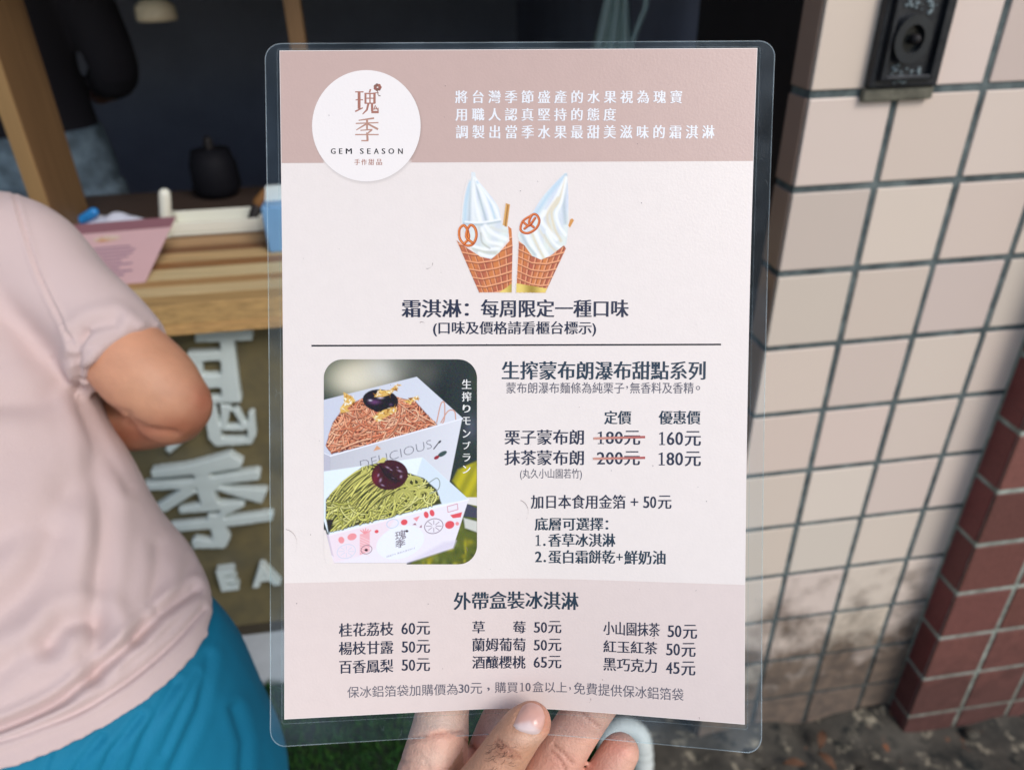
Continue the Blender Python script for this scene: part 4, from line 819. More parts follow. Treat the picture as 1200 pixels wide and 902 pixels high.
def waffle(out, ax, bx, na, nb, gold_):
    P.poly(D(*out), lambda X, Y: np.stack([.56 + .10 * np.sin(X * .23 + Y * .1), .17 + .05 * np.sin(X * .23 + Y * .1), .065 + .0 * X], -1), .8)
    pl = np.array(D(*out)); ce = pl.mean(0); sl = P.win(*pl.min(0), *pl.max(0)); save = P.R.copy(), P.A.copy()
    for k in range(na): P.line(D(*ax(k / (na - 1))), 1.9, srgb(232, 158, 116), 1, .8); P.line([(x + .9, y + .9) for x, y in D(*ax(k / (na - 1)))], 1.0, srgb(120, 48, 26), .8, .8)
    for k in range(nb): P.line(D(*bx(k / (nb - 1))), 1.9, srgb(236, 164, 120), 1, .8); P.line([(x + .7, y + 1.2) for x, y in D(*bx(k / (nb - 1)))], 1.0, srgb(120, 48, 26), .8, .8)
    X, Y = P.X, P.Y; ins = np.zeros(X.shape, bool)
    for a, b_ in zip(pl, np.roll(pl, -1, 0)):
        if a[1] != b_[1]: ins ^= ((a[1] > Y) != (b_[1] > Y)) & (X < (b_[0] - a[0]) * (Y - a[1]) / (b_[1] - a[1]) + a[0])
    P.R = np.where(ins[..., None], P.R, save[0]); P.A = np.where(ins, P.A, save[1])
    P.poly(D(*gold_), lambda X, Y: np.stack([.62 + .22 * np.sin((X - X.min()) * .22), .45 + .18 * np.sin((X - X.min()) * .22), .10 + .06 * np.sin((X - X.min()) * .22)], -1), .8)
w1 = [(140, 515), (200, 560), (300, 625), (370, 640), (420, 600), (490, 520), (480, 420), (505, 440), (512, 560), (506, 860), (290, 862)]
waffle(w1, lambda f: [(130 + 390 * f, 480 + 90 * math.sin(f * 3.14)), (290 + 225 * f, 870)], lambda f: [(120 + 150 * f, 535 + 335 * f), (250 + 90 * f, 560 + 318 * f), (390 + 30 * f, 545 + 310 * f), (520, 490 + 340 * f)], 8, 7, [(420, 862), (470, 830), (506, 800), (506, 862)])
w2 = [(552, 520), (590, 550), (640, 620), (700, 645), (760, 620), (850, 550), (865, 570), (728, 862), (534, 862)]
waffle(w2, lambda f: [(540 + 330 * f, 500 + 60 * math.sin(f * 3.14)), (530 + 190 * f, 870)], lambda f: [(530, 520 + 290 * f), (640 - 10 * f, 572 + 280 * f), (760 - 80 * f, 578 + 285 * f), (880 - 130 * f, 540 + 325 * f)], 8, 7, [(536, 800), (740, 835), (728, 862), (534, 862)])
for pts in ([(212, 442), (188, 418), (160, 446), (164, 508), (204, 550), (248, 542), (272, 492), (264, 438), (236, 416), (212, 442)], [(212, 442), (222, 500), (192, 540)], [(212, 442), (206, 496), (246, 534)]):
    P.line(spline(np.array(D(*pts)), 5), 3.2, srgb(176, 74, 26)); P.line(spline(np.array(D(*pts)) - .3, 5), 1.5, srgb(232, 136, 66))
for pts in ([(640, 350), (580, 390), (565, 450), (610, 470), (665, 440), (688, 390), (670, 350), (640, 350), (620, 400), (650, 430)], [(580, 395), (620, 420), (660, 370)], [(590, 440), (640, 400)]):
    P.line(spline(np.array(D(*pts)), 5), 3.0, srgb(170, 66, 26)); P.line(spline(np.array(D(*pts)) - .3, 5), 1.4, srgb(226, 124, 62))
al = P.A[..., None]; P.R = P.R * al + np.array(PAPER) * (1 - al)
P.R = np.clip(P.R + rng.normal(0, .008, P.R.shape) * al, 0.002, .9); u, v = px2uv(P.X, P.Y); grid_mesh('ice_cream_picture', u, v, 2, M_print, colors=P.R, mask=P.A > 0.02)

# dust and hairs caught under the film
b = MB()
for k in range(46):
    x, y, r = rng.uniform(340, 865), rng.uniform(70, 800), rng.uniform(.25, .6); flat_poly(b, el(x, y, r, r * rng.uniform(.5, 1), 6, rng.random() * 3), 5.5, srgb(90, 80, 84))
for x, y, a, L_ in ((507, 308, 1.4, 10), (335, 620, .15, 28), (610, 586, .3, 24), (492, 378, -.8, 6), (692, 818, .9, 5), (819, 840, .7, 4), (546, 641, .6, 8)):
    pts = [(x + L_ * f * math.cos(a + f), y + L_ * f * math.sin(a + f)) for f in np.linspace(0, 1, 9)]; up_ = [(p_[0] + .22 * math.sin(a), p_[1] - .22) for p_ in pts]; dn_ = [(p_[0] - .22 * math.sin(a), p_[1] + .22) for p_ in pts]
    u, v = px2uv(np.array([p_[0] for p_ in up_ + dn_]), np.array([p_[1] for p_ in up_ + dn_])); b.add(card(u, v, 5.6), [[i, i + 9, i + 10, i + 1] for i in range(8)], srgb(140, 122, 118))
tag(b.build('dust_specks', M_print, menu, col=True), kind='stuff')

# clear laminating pouch around the paper
def film_mat(name, tint, haze, rough, base=(.62, .82, 1)):
    m = bpy.data.materials.new(name); m.use_nodes = True; N, L = m.node_tree.nodes, m.node_tree.links; p = N['Principled BSDF']; out = N['Material Output']
    p.inputs['Base Color'].default_value = (*base, 1); p.inputs['Roughness'].default_value = rough; p.inputs['Specular IOR Level'].default_value = 1.0  # bluish base colour puts the sky's reflected haze into the film
    tr = N.new('ShaderNodeBsdfTransparent'); tr.inputs[0].default_value = (*tint, 1); mx = N.new('ShaderNodeMixShader')
    tc = N.new('ShaderNodeTexCoord'); n = N.new('ShaderNodeTexNoise'); n.inputs['Scale'].default_value = 1100; n.inputs['Detail'].default_value = 3; L.new(tc.outputs['Object'], n.inputs['Vector'])
    n2 = N.new('ShaderNodeTexNoise'); n2.inputs['Scale'].default_value = 26; n2.inputs['Detail'].default_value = 4; L.new(tc.outputs['Object'], n2.inputs['Vector'])
    r = N.new('ShaderNodeMapRange'); r.inputs['From Min'].default_value = .4; r.inputs['From Max'].default_value = .7; r.inputs['To Min'].default_value = haze * .6; r.inputs['To Max'].default_value = haze * 1.9; L.new(n2.outputs['Fac'], r.inputs['Value']); L.new(r.outputs[0], mx.inputs[0])
    bp = N.new('ShaderNodeBump'); bp.inputs['Strength'].default_value = .35; bp.inputs['Distance'].default_value = .0006; L.new(n.outputs['Fac'], bp.inputs['Height']); L.new(bp.outputs[0], p.inputs['Normal'])
    L.new(tr.outputs[0], mx.inputs[1]); L.new(p.outputs[0], mx.inputs[2]); L.new(mx.outputs[0], out.inputs['Surface']); return m
M_film = film_mat('clear_film', (.95, .975, .985), .017, .2); M_rim = film_mat('film_rim', (.95, 1, 1), .11, .15, (.86, .92, .95))
def film_outline(n=46):
    L0, R0, T0, B0 = -.0300, 1.0365, -.0105, 1.0385; asp = 210 / 297; rad = .034; pts = []
    def arc(cu, cv, a0):
        for k in range(9): a = a0 + math.pi / 2 * k / 8; pts.append((cu + rad * math.cos(a), cv + rad * asp * math.sin(a)))
    e = np.linspace(0, 1, n)[1:-1]
    arc(R0 - rad, B0 - rad * asp, 0); pts.extend([(R0 - rad + f * (L0 - R0 + 2 * rad), B0) for f in e]); arc(L0 + rad, B0 - rad * asp, math.pi / 2); pts.extend([(L0, B0 - rad * asp + f * (T0 - B0 + 2 * rad * asp)) for f in e])
    arc(L0 + rad, T0 + rad * asp, math.pi); pts.extend([(L0 + rad + f * (R0 - L0 - 2 * rad), T0) for f in e]); arc(R0 - rad, T0 + rad * asp, 1.5 * math.pi); pts.extend([(R0, T0 + rad * asp + f * (B0 - T0 - 2 * rad * asp)) for f in e])
    return np.array(pts)
fo = film_outline(); fi = np.stack([np.clip(fo[:, 0], 0.0, 1.0), np.clip(fo[:, 1], 0.0, 1.0)], 1); fi = .5 + (fi - .5) * 1.0008; n = len(fo); V = []; F = []
for side, lay in ((0, 1.5), (1, -6.5)):
    for j in range(4): V.append(card(fi[:, 0] + (fo - fi)[:, 0] * j / 3, fi[:, 1] + (fo - fi)[:, 1] * j / 3, lay if j else lay))
V = np.vstack(V)
for side in (0, 1):
    for j in range(3):
        for i in range(n):
            a, b_, c, d = side * 4 * n + j * n + i, side * 4 * n + j * n + (i + 1) % n, side * 4 * n + (j + 1) * n + (i + 1) % n, side * 4 * n + (j + 1) * n + i
            F.append((a, b_, c, d) if side else (d, c, b_, a))
for i in range(n): F.append((3 * n + i, 3 * n + (i + 1) % n, 7 * n + (i + 1) % n, 7 * n + i))
link_mesh('film_border', V, F, M_film, menu)
rp = card(np.append(fo[:, 0], fo[0, 0]), np.append(fo[:, 1], fo[0, 1]), -2.5); V, F = tube(rp, 0.00028, 6, False); link_mesh('film_edge', V, F, M_rim, menu, smooth=True)  # paler tube added along the rim as a painted edge highlight
fs = fi + (fo - fi) * 0.16; rp = card(np.append(fs[:, 0], fs[0, 0]), np.append(fs[:, 1], fs[0, 1]), 1.2); V, F = tube(rp, 0.00016, 5, False); link_mesh('film_seam', V, F, film_mat('film_seam', (.95, 1, 1), .05, .2, (.86, .92, .95)), menu, smooth=True)

mb = MB()
for k in range(26):
    if k % 2: u0, v0 = (-.027 + .02 * rng.random() if k % 4 == 1 else 1.006 + .024 * rng.random()), rng.random()
    else: u0, v0 = rng.random(), (1.012 + .02 * rng.random())
    a, L_ = rng.uniform(0, 6.28), rng.uniform(.004, .016); uu = np.clip(u0 + L_ * np.cos(a + np.linspace(0, .6, 6)) * np.linspace(0, 1, 6), -.028, 1.034); vv = np.clip(v0 + L_ * np.sin(a + np.linspace(0, .6, 6)) * np.linspace(0, 1, 6), -.008, 1.036)
    mb.tube(card(uu, vv, 1.7), .00006, 4, cap=False)
tag(mb.build('scratches', M_rim, menu), kind='stuff')

# ================================================================== THE HAND
def chain(pts, n=5):
    """pts: (x, y, depth, radius in pixels) -> smooth tube"""
    Q = spline(np.array(pts, float), n); P = np.array([W(x, y, Z) for x, y, Z, r in Q]); return tube(P, Q[:, 3] * Q[:, 2] / FPX, 18)
tubes_ = [
    chain([(478, 1010, .352, 44), (502, 925, .358, 43), (514, 866, .362, 36), (518, 836, .366, 32), (524, 790, .370, 30), (536, 745, .368, 27)]),            # index
    chain([(545, 1000, .372, 38), (566, 925, .372, 34), (580, 872, .372, 29), (597, 830, .372, 27), (618, 780, .370, 25), (632, 748, .368, 22)]),            # middle
    chain([(600, 1010, .376, 36), (636, 925, .374, 31), (662, 876, .372, 28.5), (687, 836, .371, 28), (716, 796, .369, 26), (730, 770, .367, 22)]),            # ring
    chain([(655, 1030, .378, 31), (692, 942, .374, 27), (712, 906, .372, 24.5), (724, 885, .372, 23), (727, 881, .372, 22.5)]),                                   # little finger
    chain([(474, 1090, .345, 56), (520, 990, .337, 46), (562, 930, .334, 35), (590, 886, .334, 29), (611, 856, .3335, 26.5), (622, 846, .3335, 24.5)]),            # thumb
    chain([(470, 1130, .365, 60), (500, 1040, .368, 52)]), chain([(540, 1140, .375, 62), (560, 1030, .376, 52)]), chain([(600, 1150, .38, 60), (620, 1040, .38, 46)]),  # palm
    chain([(540, 1160, .37, 70), (560, 1320, .36, 82), (590, 1600, .33, 90), (640, 2000, .29, 95)]),                                                         # wrist and forearm
]
V, F, Nn = fuse(tubes_, 0.0012, 5)
X, Y, Z = projN(V)
front_ = (Nn @ Fw) < 0.15
thumb_d = dist_poly(X, Y, [(500, 1000), (562, 930), (590, 886), (622, 846)])
is_thumb = (Z < .3535) & (thumb_d < 46) & (Y > 780)
disp = np.zeros(len(V))
def crease(pl, wd, dep, sel): global disp; disp -= np.where(sel & front_, dep * np.exp(-(dist_poly(X, Y, pl) / wd) ** 2), 0)
NT = ~is_thumb
HZ = lambda *p: [(450 + x / 3.75, 802 + y / 3.75) for x, y in p]
for pl, wd, dep in ((HZ((120, 235), (200, 222), (290, 208), (350, 205)), 2.2, .0009), (HZ((110, 245), (180, 240), (260, 222), (340, 218)), 1.6, .0005), (HZ((365, 240), (395, 280), (440, 305)), 2.2, .0011), (HZ((130, 290), (170, 320), (200, 370)), 2, .0006), (HZ((80, 330), (140, 340), (190, 380)), 2, .0005), (HZ((540, 112), (560, 135)), 1.8, .0006), (HZ((860, 115), (900, 150), (945, 185)), 2, .0009), (HZ((745, 265), (790, 300), (830, 345)), 2, .0009), (HZ((735, 290), (780, 335), (800, 372)), 1.7, .0006), (HZ((60, 300), (100, 375)), 2, .0004)): crease(pl, wd, dep, NT)
for pl, wd, dep in ((HZ((500, 235), (540, 275), (600, 318)), 1.6, .0006), (HZ((490, 250), (530, 295), (585, 325)), 1.4, .0005), (HZ((520, 228), (570, 262), (620, 300)), 1.4, .00045), (HZ((480, 270), (520, 310), (560, 330)), 1.4, .0004), (HZ((715, 120), (716, 170), (700, 205), (660, 224)), 1.5, .0006), (HZ((560, 200), (600, 215), (650, 226)), 1.6, .0005), (HZ((565, 185), (590, 130), (610, 95)), 1.5, .0004)): crease(pl, wd, dep, is_thumb)
disp += np.where(is_thumb & front_, .0007 * np.exp(-(((X - 592) / 18) ** 2 + ((Y - 880) / 12) ** 2)), 0)
V = V + Nn * disp[:, None]
# skin colour: pale palm side, browner back of the thumb, rosy tips and joints
palm, back, rosy, pale = (np.array(srgb(*c)) for c in ((232, 182, 158), (204, 152, 122), (214, 134, 116), (240, 204, 180)))
c = np.where(is_thumb[:, None], back, palm)
def tint(x, y, rx, ry, col_, o_, sel):
    global c; m = (o_ * np.exp(-(((X - x) / rx) ** 2 + ((Y - y) / ry) ** 2)) * sel)[:, None]; c = c * (1 - m) + col_ * m
for x, y, rx, ry, col_, o_ in ((725, 876, 20, 16, rosy, .6), (700, 905, 26, 20, rosy, .45), (510, 890, 22, 12, pale, .7), (540, 905, 26, 14, rosy, .4), (512, 845, 30, 10, pale, .5), (560, 895, 16, 20, rosy, .5), (585, 855, 18, 18, pale, .4), (680, 850, 26, 18, rosy, .35), (655, 895, 22, 16, rosy, .4), (530, 862, 30, 5, rosy, .2)): tint(x, y, rx, ry, col_, o_, NT)
for x, y, rx, ry, col_, o_ in ((590, 880, 16, 10, np.array(srgb(170, 112, 84)), .6), (640, 845, 8, 22, rosy, .4), (620, 866, 22, 8, pale, .4), (626, 824, 20, 8, rosy, .3)): tint(x, y, rx, ry, col_, o_, is_thumb)
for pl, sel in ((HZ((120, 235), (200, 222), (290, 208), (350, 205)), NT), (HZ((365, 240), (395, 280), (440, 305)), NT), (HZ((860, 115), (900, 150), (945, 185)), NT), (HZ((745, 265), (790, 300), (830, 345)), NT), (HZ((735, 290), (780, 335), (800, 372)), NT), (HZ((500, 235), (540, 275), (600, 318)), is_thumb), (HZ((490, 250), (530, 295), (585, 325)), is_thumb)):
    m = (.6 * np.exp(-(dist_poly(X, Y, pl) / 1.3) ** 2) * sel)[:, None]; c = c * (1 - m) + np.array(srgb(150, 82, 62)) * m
M_skin = mat('skin', rough=.42, spec=.4, attr='Col', noise=.16, scale=170, sss=.12, bump=.35, bscale=900)
hand = thing('hand', W(560, 1100, .37), 'left hand holding the menu card from below with its thumb in front', 'hand')
hm = link_mesh('hand_skin', V, F, M_skin, hand, colors=c, smooth=True)
bvh = BVHTree.FromPolygons([tuple(v) for v in V], F)
def on_hand(x, y, lift=0.0):
    r = ray(x, y); r = r / np.linalg.norm(r); h = bvh.ray_cast(Vector(CAM), Vector(r)); 
    return (np.array(h[0]) - r * lift, np.array(h[1])) if h[0] is not None else (W(x, y, .334), -r)
nail = np.array(HZ((565, 180), (572, 160), (600, 100), (615, 84), (640, 74), (668, 78), (690, 92), (706, 118), (712, 145), (706, 180), (692, 205), (662, 222), (610, 212), (580, 198))); ctr = nail.mean(0)
V = []; C_ = []; rings = 8; n = 56; nl = spline(np.vstack([nail, nail[:1]]), 4)[:-1]; n = len(nl)
bx_, tx_ = np.array(HZ((612, 205)))[0], np.array(HZ((648, 76)))[0]; ax_ = (tx_ - bx_)
for j in range(rings + 1):
    f = j / rings
    for p_ in nl:
        q_ = ctr + (p_ - ctr) * f; P_, N_ = on_hand(*q_); V.append(P_ - (ray(*q_) / np.linalg.norm(ray(*q_))) * (.0009 * (1 - f ** 4) + (.00025 if j < rings else -.0004)))
        g = ((q_ - bx_) @ ax_) / (ax_ @ ax_); base_ = np.array(srgb(214, 164, 148)); lun = 1 / (1 + math.exp((g - .37 + .10 * abs((q_ - ctr) @ np.array([ax_[1], -ax_[0]])) / 260) * 30)); free = 1 / (1 + math.exp(-(g - .93) * 40))
        C_.append(base_ * (1 - .75 * lun) + np.array(srgb(226, 208, 204)) * .75 * lun + free * .05)
F = [(j * n + i, j * n + (i + 1) % n, (j + 1) * n + (i + 1) % n, (j + 1) * n + i) for j in range(rings) for i in range(n)]
link_mesh('thumbnail', V, F, mat('nail', rough=.28, spec=.5, attr='Col', bump=.1, bscale=300, coat=.2), hand, colors=np.array(C_), smooth=True)
mb = MB()
for k in range(34):
    x, y = rng.uniform(574, 606), rng.uniform(868, 900); a = 2.2 + rng.normal(0, .5); L_ = rng.uniform(5, 11); P_, N_ = on_hand(x, y); pts = []
    for f in (0, .4, .75, 1): q_ = (x + L_ * f * math.cos(a + f * .7), y + L_ * f * math.sin(a + f * .7)); pts.append(on_hand(*q_)[0] - ray(*q_) * .0006 * f)
    mb.tube(pts, [.00006, .00006, .00005, .00003], 4, cap=False)
tag(mb.build('thumb_hair', mat('hair_dark', srgb(60, 40, 30), .5), hand), kind='stuff')

# ================================================================== THE CUSTOMER IN PINK, LEANING ON THE COUNTER
M_skin2 = mat('arm_skin', rough=.48, spec=.4, attr='Col', noise=.14, scale=42, sss=.1, bump=.25, bscale=420)
M_shirt = mat('pink_jersey', srgb(208, 185, 180), .9, .2, noise=.05, scale=9, bump=.25, bscale=700, sheen=.15)
M_short = mat('blue_shorts', srgb(18, 124, 158), .75, .3, noise=.12, scale=10, bump=.2, bscale=500)
A = Rt / np.linalg.norm(Rt)
def ering(x, y, Z, a): return W(x, y, Z) - A * a
tor = [(246, 748, .655, .205, .14), (238, 722, .66, .203, .138), (213, 680, .668, .195, .134), (184, 632, .68, .187, .13), (158, 578, .69, .180, .126), (132, 520, .70, .178, .124), (106, 465, .71, .178, .122), (78, 390, .715, .178, .118), (52, 310, .72, .176, .104), (24, 254, .727, .165, .080), (-30, 234, .735, .135, .056), (-90, 228, .74, .09, .046)]
T5 = spline(np.array(tor, float), 4); cen = np.array([ering(*r[:4]) for r in T5]); a_ = T5[:, 3]; b_ = T5[:, 4]
def loft(cen, a_, b_, lev, n=40):
    T = np.gradient(cen, axis=0); T /= np.linalg.norm(T, axis=1)[:, None]; V = []; F = []; m_ = len(cen)
    for i in range(m_):
        v1 = np.cross(T[i], A); v1 = v1 * np.sign(v1[1]); v0 = np.cross(E3, A); v0 = v0 / np.linalg.norm(v0); v0 = v0 * np.sign(v0[1]); v = v0 * lev[i] + v1 * (1 - lev[i]); v /= np.linalg.norm(v)
        for k in range(n): a = 2 * math.pi * k / n; V.append(cen[i] + A * a_[i] * math.cos(a) + v * b_[i] * math.sin(a))
    for i in range(m_ - 1): F += [[i * n + k, i * n + (k + 1) % n, (i + 1) * n + (k + 1) % n, (i + 1) * n + k] for k in range(n)]
    F += [list(range(n))[::-1], [(m_ - 1) * n + k for k in range(n)]]; return V, F
lev = np.clip(1.35 - np.linspace(0, 1, len(cen)) * 2.6, 0, 1)
torso_t = loft(cen, a_, b_, lev)
sl_ = spline(np.array([(-40, 296, .725, 74), (22, 298, .72, 67), (70, 346, .712, 63), (114, 384, .705, 60), (147, 420, .70, 57)], float), 5)
sleeve_t = tube([W(x, y, Z) for x, y, Z, r in sl_], sl_[:, 3] * sl_[:, 2] / FPX, 28, False)
def mirror(tb):                                            # the far arm: reflect about the body's mid-plane
    V = np.array(tb[0]); m0 = cen[20]; d = (V - m0) @ A; return (V - 2 * np.outer(d, A)).tolist(), tb[1]
from mathutils import noise as mnoise
V, F, Nn = fuse([torso_t, sleeve_t, mirror(sleeve_t)], .0042, 12, sub=1)
X, Y, Z = projN(V); front_ = np.clip(-(Nn @ Fw) + .35, 0, 1); d = np.zeros(len(V))
def fold(pl, wd, dep, ridge=.55, k=2.2):
    """a crease along pl (pixels): groove of depth dep with a soft roll beside it"""
    global d; r = dist_poly(X, Y, spline(np.array(pl, float), 5)); d = d - front_ * dep * np.exp(-(r / wd) ** 2) + front_ * dep * ridge * np.exp(-((r - k * wd) / (1.2 * wd)) ** 2)
for pl, wd, dep in (([(-60, 872), (0, 853), (60, 826), (100, 797), (150, 755), (190, 718), (228, 690)], 6, .0075), ([(-60, 880), (0, 868), (50, 850), (100, 829), (150, 797), (200, 755), (238, 714)], 3.6, .0034),
    ([(100, 480), (116, 540), (121, 620), (114, 700), (112, 790)], 11, .0050), ([(58, 752), (74, 733), (98, 726), (112, 730)], 12, .0060), ([(186, 640), (182, 690), (160, 745)], 8, .0035), ([(225, 655), (212, 690), (185, 712)], 6, .0026), ([(-20, 640), (50, 606), (112, 545)], 18, .0045), ([(-20, 735), (30, 690), (64, 630)], 16, .0050), ([(-20, 800), (20, 770), (50, 760)], 12, .0035),
    ([(94, 395), (108, 384), (134, 378)], 8, .0048), ([(92, 420), (116, 402), (150, 388)], 7, .0034), ([(93, 436), (126, 422), (166, 396)], 5, .0034), ([(94, 444), (138, 434), (182, 404)], 3.5, .0030),
    ([(12, 214), (26, 262), (45, 320), (68, 368), (90, 408)], 1.9, .0026), ([(96, 446), (138, 434), (176, 413), (199, 391)], 1.7, .0036), ([(92, 462), (112, 500), (150, 570)], 8, .0045), ([(0, 470), (50, 468), (92, 450)], 14, .0045), ([(-20, 360), (20, 380), (60, 420)], 16, .003)): fold(pl, wd, dep)
fold([(93, 456), (92, 430), (94, 405), (100, 388)], 4, .0055, 0)
und = np.array([mnoise.noise(Vector(v) * 9) * .0030 + mnoise.noise(Vector((v[0] * 26, v[1] * 26, v[2] * 14))) * .0009 for v in V])
V = V + Nn * (d + und)[:, None]
girl = thing('person', (float(cen[0][0]), float(cen[0][1]), 0.0), 'customer in a pale pink T-shirt and blue shorts leaning at the counter, seen from behind', 'person')
link_mesh('shirt', V, F, M_shirt, girl, smooth=True)
# shorts
c0 = cen[1]; zd = np.array([0, 0, -1.0])
sh_c = [c0 + zd * .002, c0 + zd * .012, c0 + zd * .035, c0 + zd * .09 + A * .004, c0 + zd * .16 + A * .006, c0 + zd * .24 + A * .006, c0 + zd * .27]
sh_a = [.172, .190, .202, .214, .222, .224, .218]; sh_b = [.106, .124, .136, .148, .152, .15, .14]
S5 = spline(np.column_stack([np.array(sh_c), sh_a, sh_b]), 5)
tb = [tube(S5[:, :3], S5[:, 4], 40, False, ref=A, flat=S5[:, 3] / S5[:, 4])]
fl_ = c0 + zd * (c0[2] - .0)
for sg in (1, -1): tb.append(tube([c0 + zd * .16 + A * .11 * sg, c0 + zd * .3 + A * .112 * sg, c0 + zd * .46 + A * .115 * sg], [.112, .112, .108], 26, False))
V, F, Nn = fuse(tb, .005, 6, sub=1); X, Y, Z = projN(V); d = np.zeros(len(V)); front_ = np.ones(len(V))
def fold(pl, wd, dep):
    global d; d = d - dep * np.exp(-(dist_poly(X, Y, pl) / wd) ** 2) + dep * .6 * np.exp(-((dist_poly(X, Y, pl) - 2.2 * wd) / (1.3 * wd)) ** 2)
for pl, wd, dep in (([(205, 800), (170, 860), (150, 910)], 5, .002), ([(165, 838), (130, 880), (112, 920)], 4, .002), ([(245, 770), (235, 830), (200, 905)], 6, .002), ([(120, 862), (96, 890), (80, 915)], 4, .0018), ([(275, 830), (286, 870), (283, 920)], 6, .0026), ([(232, 790), (190, 880)], 4, .0012), ([(60, 880), (52, 900), (46, 920)], 3, .0012)): fold(pl, wd, dep)
d += np.array([mnoise.noise(Vector(v) * 11) * .003 for v in V])
V = V + Nn * d[:, None]; link_mesh('shorts', V, F, M_short, girl, smooth=True)
# body: torso, neck, head, arms, legs as one surface
arm = [(20, 310, .72, 34), (80, 356, .71, 38), (120, 392, .703, 43), (150, 420, .70, 50), (182, 451, .70, 51), (203, 470, .702, 44), (209, 477, .71, 38), (196, 484, .74, 36)]
arm_t = chain(arm, 5); elb = W(196, 484, .735)
fore = W(130, 496, .79); wr = W(20, 470, .87)
fore_t = tube(spline([W(200, 478, .712), elb, fore, wr], 6), np.linspace(.036, .026, 19), 18)
hand_t = [tube([wr, wr + np.array([-.03, .06, .005])], [.028, .034], 14, flat=.6, ref=(0, 0, 1))] + [tube([wr + np.array([-.03 + .018 * k, .075, .005]), wr + np.array([-.04 + .02 * k, .115, .004]), wr + np.array([-.045 + .021 * k, .145 - .006 * abs(k - 1), -.004])], [.009, .0085, .007], 8) for k in range(4)] + [tube([wr + np.array([.012, .03, .0]), wr + np.array([.034, .055, .004]), wr + np.array([.04, .08, .0])], [.011, .010, .008], 8)]
nk = cen[-4] * 0 + cen[-1] + np.array([-.03, .03, .03]); mid = cen[-6] - A * 0; top = W(-215, 205, .745)
neck_t = tube([top + np.array([-.0, -.02, -.06]), top + np.array([0, .03, .05]), top + np.array([0, .06, .11])], [.062, .055, .056], 18)
hc = top + np.array([0, .085, .19])
head_t = [tube([hc + np.array([0, -.01, -.035]), hc + np.array([0, -.008, .03])], [.082, .092], 24), tube([hc + np.array([0, .05, -.06]), hc + np.array([0, .045, -.01])], [.055, .065], 18), tube([hc + np.array([0, .088, -.012]), hc + np.array([0, .108, -.035])], [.012, .015], 10)] + [tube([hc + np.array([.088 * s_, -.005, -.035]), hc + np.array([.092 * s_, -.008, .0])], [.012, .018], 10) for s_ in (1, -1)]
inner = loft(cen, a_ * .82, b_ * .82, lev, 30)
legs = [tube(spline([c0 + zd * .1 + A * .1 * s_, c0 + zd * .45 + A * .115 * s_, np.array([*(c0 + A * .12 * s_)[:2], .46]), np.array([*(c0 + A * .12 * s_)[:2], .30]), np.array([*(c0 + A * .12 * s_)[:2], .09])], 5), np.interp(np.linspace(0, 1, 21), [0, .3, .55, .7, 1], [.10, .085, .058, .06, .04]), 18) for s_ in (1, -1)]
feet = [tube([np.array([*(c0 + A * .12 * s_)[:2], .05]) + np.array([0, -.03, 0]), np.array([*(c0 + A * .12 * s_)[:2], .035]) + np.array([0, .15, 0])], [.045, .034], 14) for s_ in (1, -1)]
V, F, Nn = fuse([arm_t, fore_t, inner, neck_t] + hand_t + [mirror(t_) for t_ in [arm_t, fore_t] + hand_t] + head_t + legs + feet, .0055, 5, sub=1)
X, Y, Z = projN(V); d = np.zeros(len(V)); front_ = np.clip(-(Nn @ Fw) + .35, 0, 1); near_ = (Z < .9) & (X > 60) & (Y > 380) & (Y < 560); front_ = front_ * near_
for pl, wd, dep in (([(150, 492), (172, 504), (206, 508)], 4, .0040), ([(150, 486), (120, 478), (105, 470)], 5, .0030), ([(222, 470), (236, 478), (246, 474)], 5, .0010), ([(225, 484), (238, 490)], 3, .0008)): d = d - front_ * dep * np.exp(-(dist_poly(X, Y, pl) / wd) ** 2)
V = V + Nn * d[:, None]
cs = np.tile(np.array(srgb(216, 156, 122)), (len(V), 1))
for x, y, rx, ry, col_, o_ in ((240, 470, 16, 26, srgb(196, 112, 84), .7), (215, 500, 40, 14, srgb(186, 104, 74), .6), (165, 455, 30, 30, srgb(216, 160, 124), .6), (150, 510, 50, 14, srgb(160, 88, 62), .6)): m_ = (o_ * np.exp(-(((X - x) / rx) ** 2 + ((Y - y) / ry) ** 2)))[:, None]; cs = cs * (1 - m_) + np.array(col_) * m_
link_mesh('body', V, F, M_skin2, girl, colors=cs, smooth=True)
V, F, Nn = fuse([tube([hc + np.array([0, -.03, -.06]), hc + np.array([0, -.018, .035])], [.092, .098], 22), tube([hc + np.array([0, -.09, .01]), hc + np.array([0, -.13, -.06]), hc + np.array([0, -.13, -.16])], [.03, .032, .012], 14)], .008, 4)
M_hair = mat('hair_black', srgb(34, 26, 24), .45, .5, noise=.3, scale=60); link_mesh('hair', V, F, M_hair, girl, smooth=True)

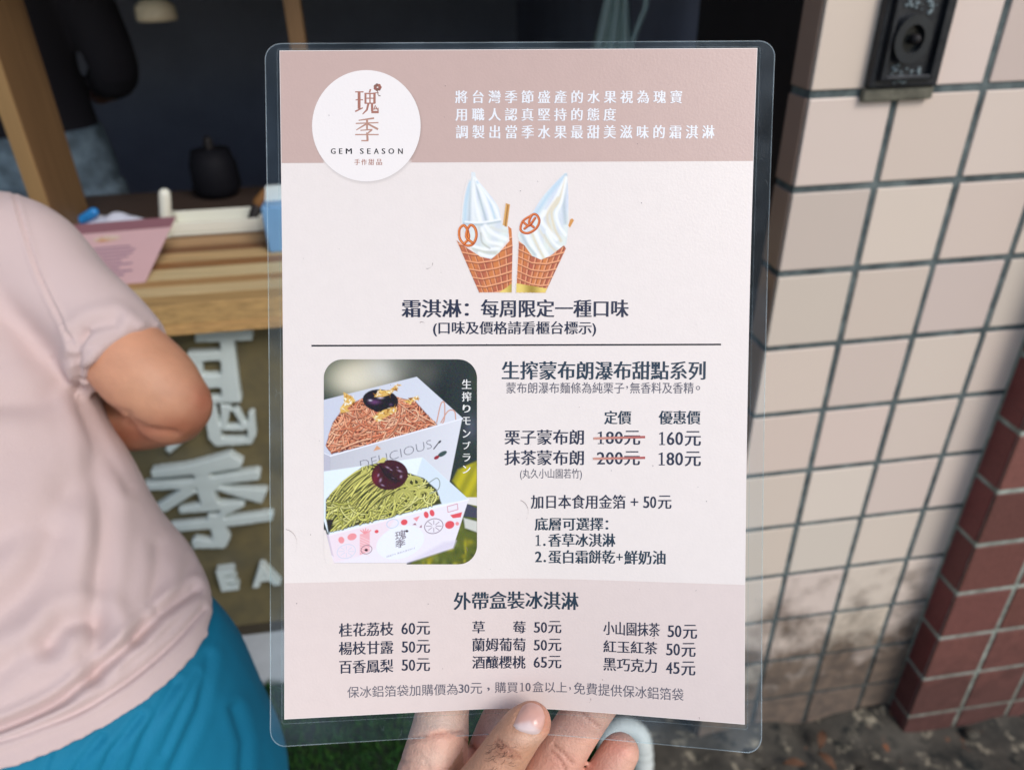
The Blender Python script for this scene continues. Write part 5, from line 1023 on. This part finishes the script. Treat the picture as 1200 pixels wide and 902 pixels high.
# ================================================================== THE ASSISTANT IN THE DARK SHOP
def fig(s, t, H_, face, label, top_c, leg_c):
    """standing figure, facing along angle face"""
    k = H_ / 1.7; f = np.array([math.cos(face), math.sin(face), 0]); r = np.array([math.sin(face), -math.cos(face), 0]); o = B(s, t, 0.03)
    P = lambda a, b, z: o + (r * a + f * b + E3 * z) * k
    root = thing('person', o, label, 'person')
    tor = tube(spline([P(0, 0, .92), P(0, .01, 1.08), P(0, .0, 1.25), P(0, -.01, 1.38), P(0, -.01, 1.44)], 5), np.interp(np.linspace(0, 1, 21), [0, .3, .7, 1], [.11, .105, .12, .06]) * k, 26, False, ref=r, flat=np.interp(np.linspace(0, 1, 21), [0, .3, .75, 1], [1.5, 1.4, 1.55, 1.5]))
    arms = []; sleeves = []; hands = []
    for sg in (1, -1):
        sh, el_, wr_ = P(.185 * sg, 0, 1.38), P(.225 * sg, .0, 1.12), P(.13 * sg, .2, 1.04)
        arms.append(tube(spline([sh, el_, wr_], 6), np.linspace(.048, .028, 13) * k, 16)); sleeves.append(tube(spline([P(.15 * sg, 0, 1.40), P(.20 * sg, 0, 1.26), el_, (el_ + wr_) / 2], 5), np.linspace(.07, .045, 16) * k, 18, False))
        hands.append(tube([wr_, wr_ + (f * .07 - r * .01 * sg) * k], [.03 * k, .036 * k], 12, flat=.6, ref=(0, 0, 1)))
        for i in range(4): hands.append(tube([wr_ + (f * .08 + r * (.017 * (i - 1.5))) * k, wr_ + (f * .125 + r * (.019 * (i - 1.5)) - E3 * .01) * k, wr_ + (f * (.15 - .008 * abs(i - 1.5)) + r * (.02 * (i - 1.5)) - E3 * .025) * k], np.array([.0095, .009, .007]) * k, 8))
        hands.append(tube([wr_ + (f * .03 - r * .03 * sg) * k, wr_ + (f * .075 - r * .05 * sg) * k], np.array([.011, .008]) * k, 8))
    hd = [tube([P(0, .0, 1.42), P(0, .02, 1.54)], [.055 * k, .052 * k], 16), tube([P(0, .01, 1.58), P(0, .005, 1.63)], [.078 * k, .086 * k], 22), tube([P(0, .05, 1.54), P(0, .05, 1.58)], [.05 * k, .06 * k], 16), tube([P(0, .1, 1.595), P(0, .112, 1.575)], [.011 * k, .014 * k], 10)] + [tube([P(.084 * s_, 0, 1.58), P(.088 * s_, 0, 1.61)], [.012 * k, .017 * k], 10) for s_ in (1, -1)]
    legs = []; jean = []
    for sg in (1, -1):
        legs.append(tube([P(.09 * sg, 0, .85), P(.1 * sg, 0, .1)], [.06 * k, .04 * k], 14)); legs.append(tube([P(.1 * sg, -.04, .05), P(.1 * sg, .15, .035)], [.042 * k, .035 * k], 12))
        jean.append(tube(spline([P(.088 * sg, 0, .86), P(.1 * sg, .01, .5), P(.1 * sg, 0, .12)], 5), np.linspace(.095, .065, 11) * k, 18, False))
    jean.append(tube([P(0, 0, .80), P(0, 0, .9), P(0, 0, 1.0)], np.array([.10, .125, .118]) * k, 22, False, ref=r, flat=np.array([1.5, 1.42, 1.4])))
    V, F, _ = fuse([tube([P(0, 0, .85), P(0, 0, 1.42)], [.09 * k, .07 * k], 18)] + arms + hands + hd + legs, .006, 4); link_mesh('body', V, F, M_skin2, root, colors=np.tile(np.array(srgb(206, 150, 116)), (len(V), 1)), smooth=True)
    V, F, _ = fuse([tor] + sleeves, .008, 5); link_mesh('shirt', V, F, top_c, root, smooth=True)
    V, F, _ = fuse(jean, .008, 5); link_mesh('jeans', V, F, leg_c, root, smooth=True)
    V, F, _ = fuse([tube([P(0, -.02, 1.58), P(0, -.012, 1.65)], [.085 * k, .09 * k], 20)], .008, 3); link_mesh('hair', V, F, M_hair, root, smooth=True)
    return root
ss, zz = on_t(92, 140, 2.05)
fig(ss - .13, 2.05, 1.80, YAW + math.pi / 2 + .1, 'shop assistant in a black top and blue jeans standing in the dark behind the counter', mat('black_top', srgb(30, 26, 32), .9), mat('denim', srgb(140, 160, 172), .9, noise=.65, scale=24))
for o in bpy.data.objects:
    if '_o' in o: del o['_o']
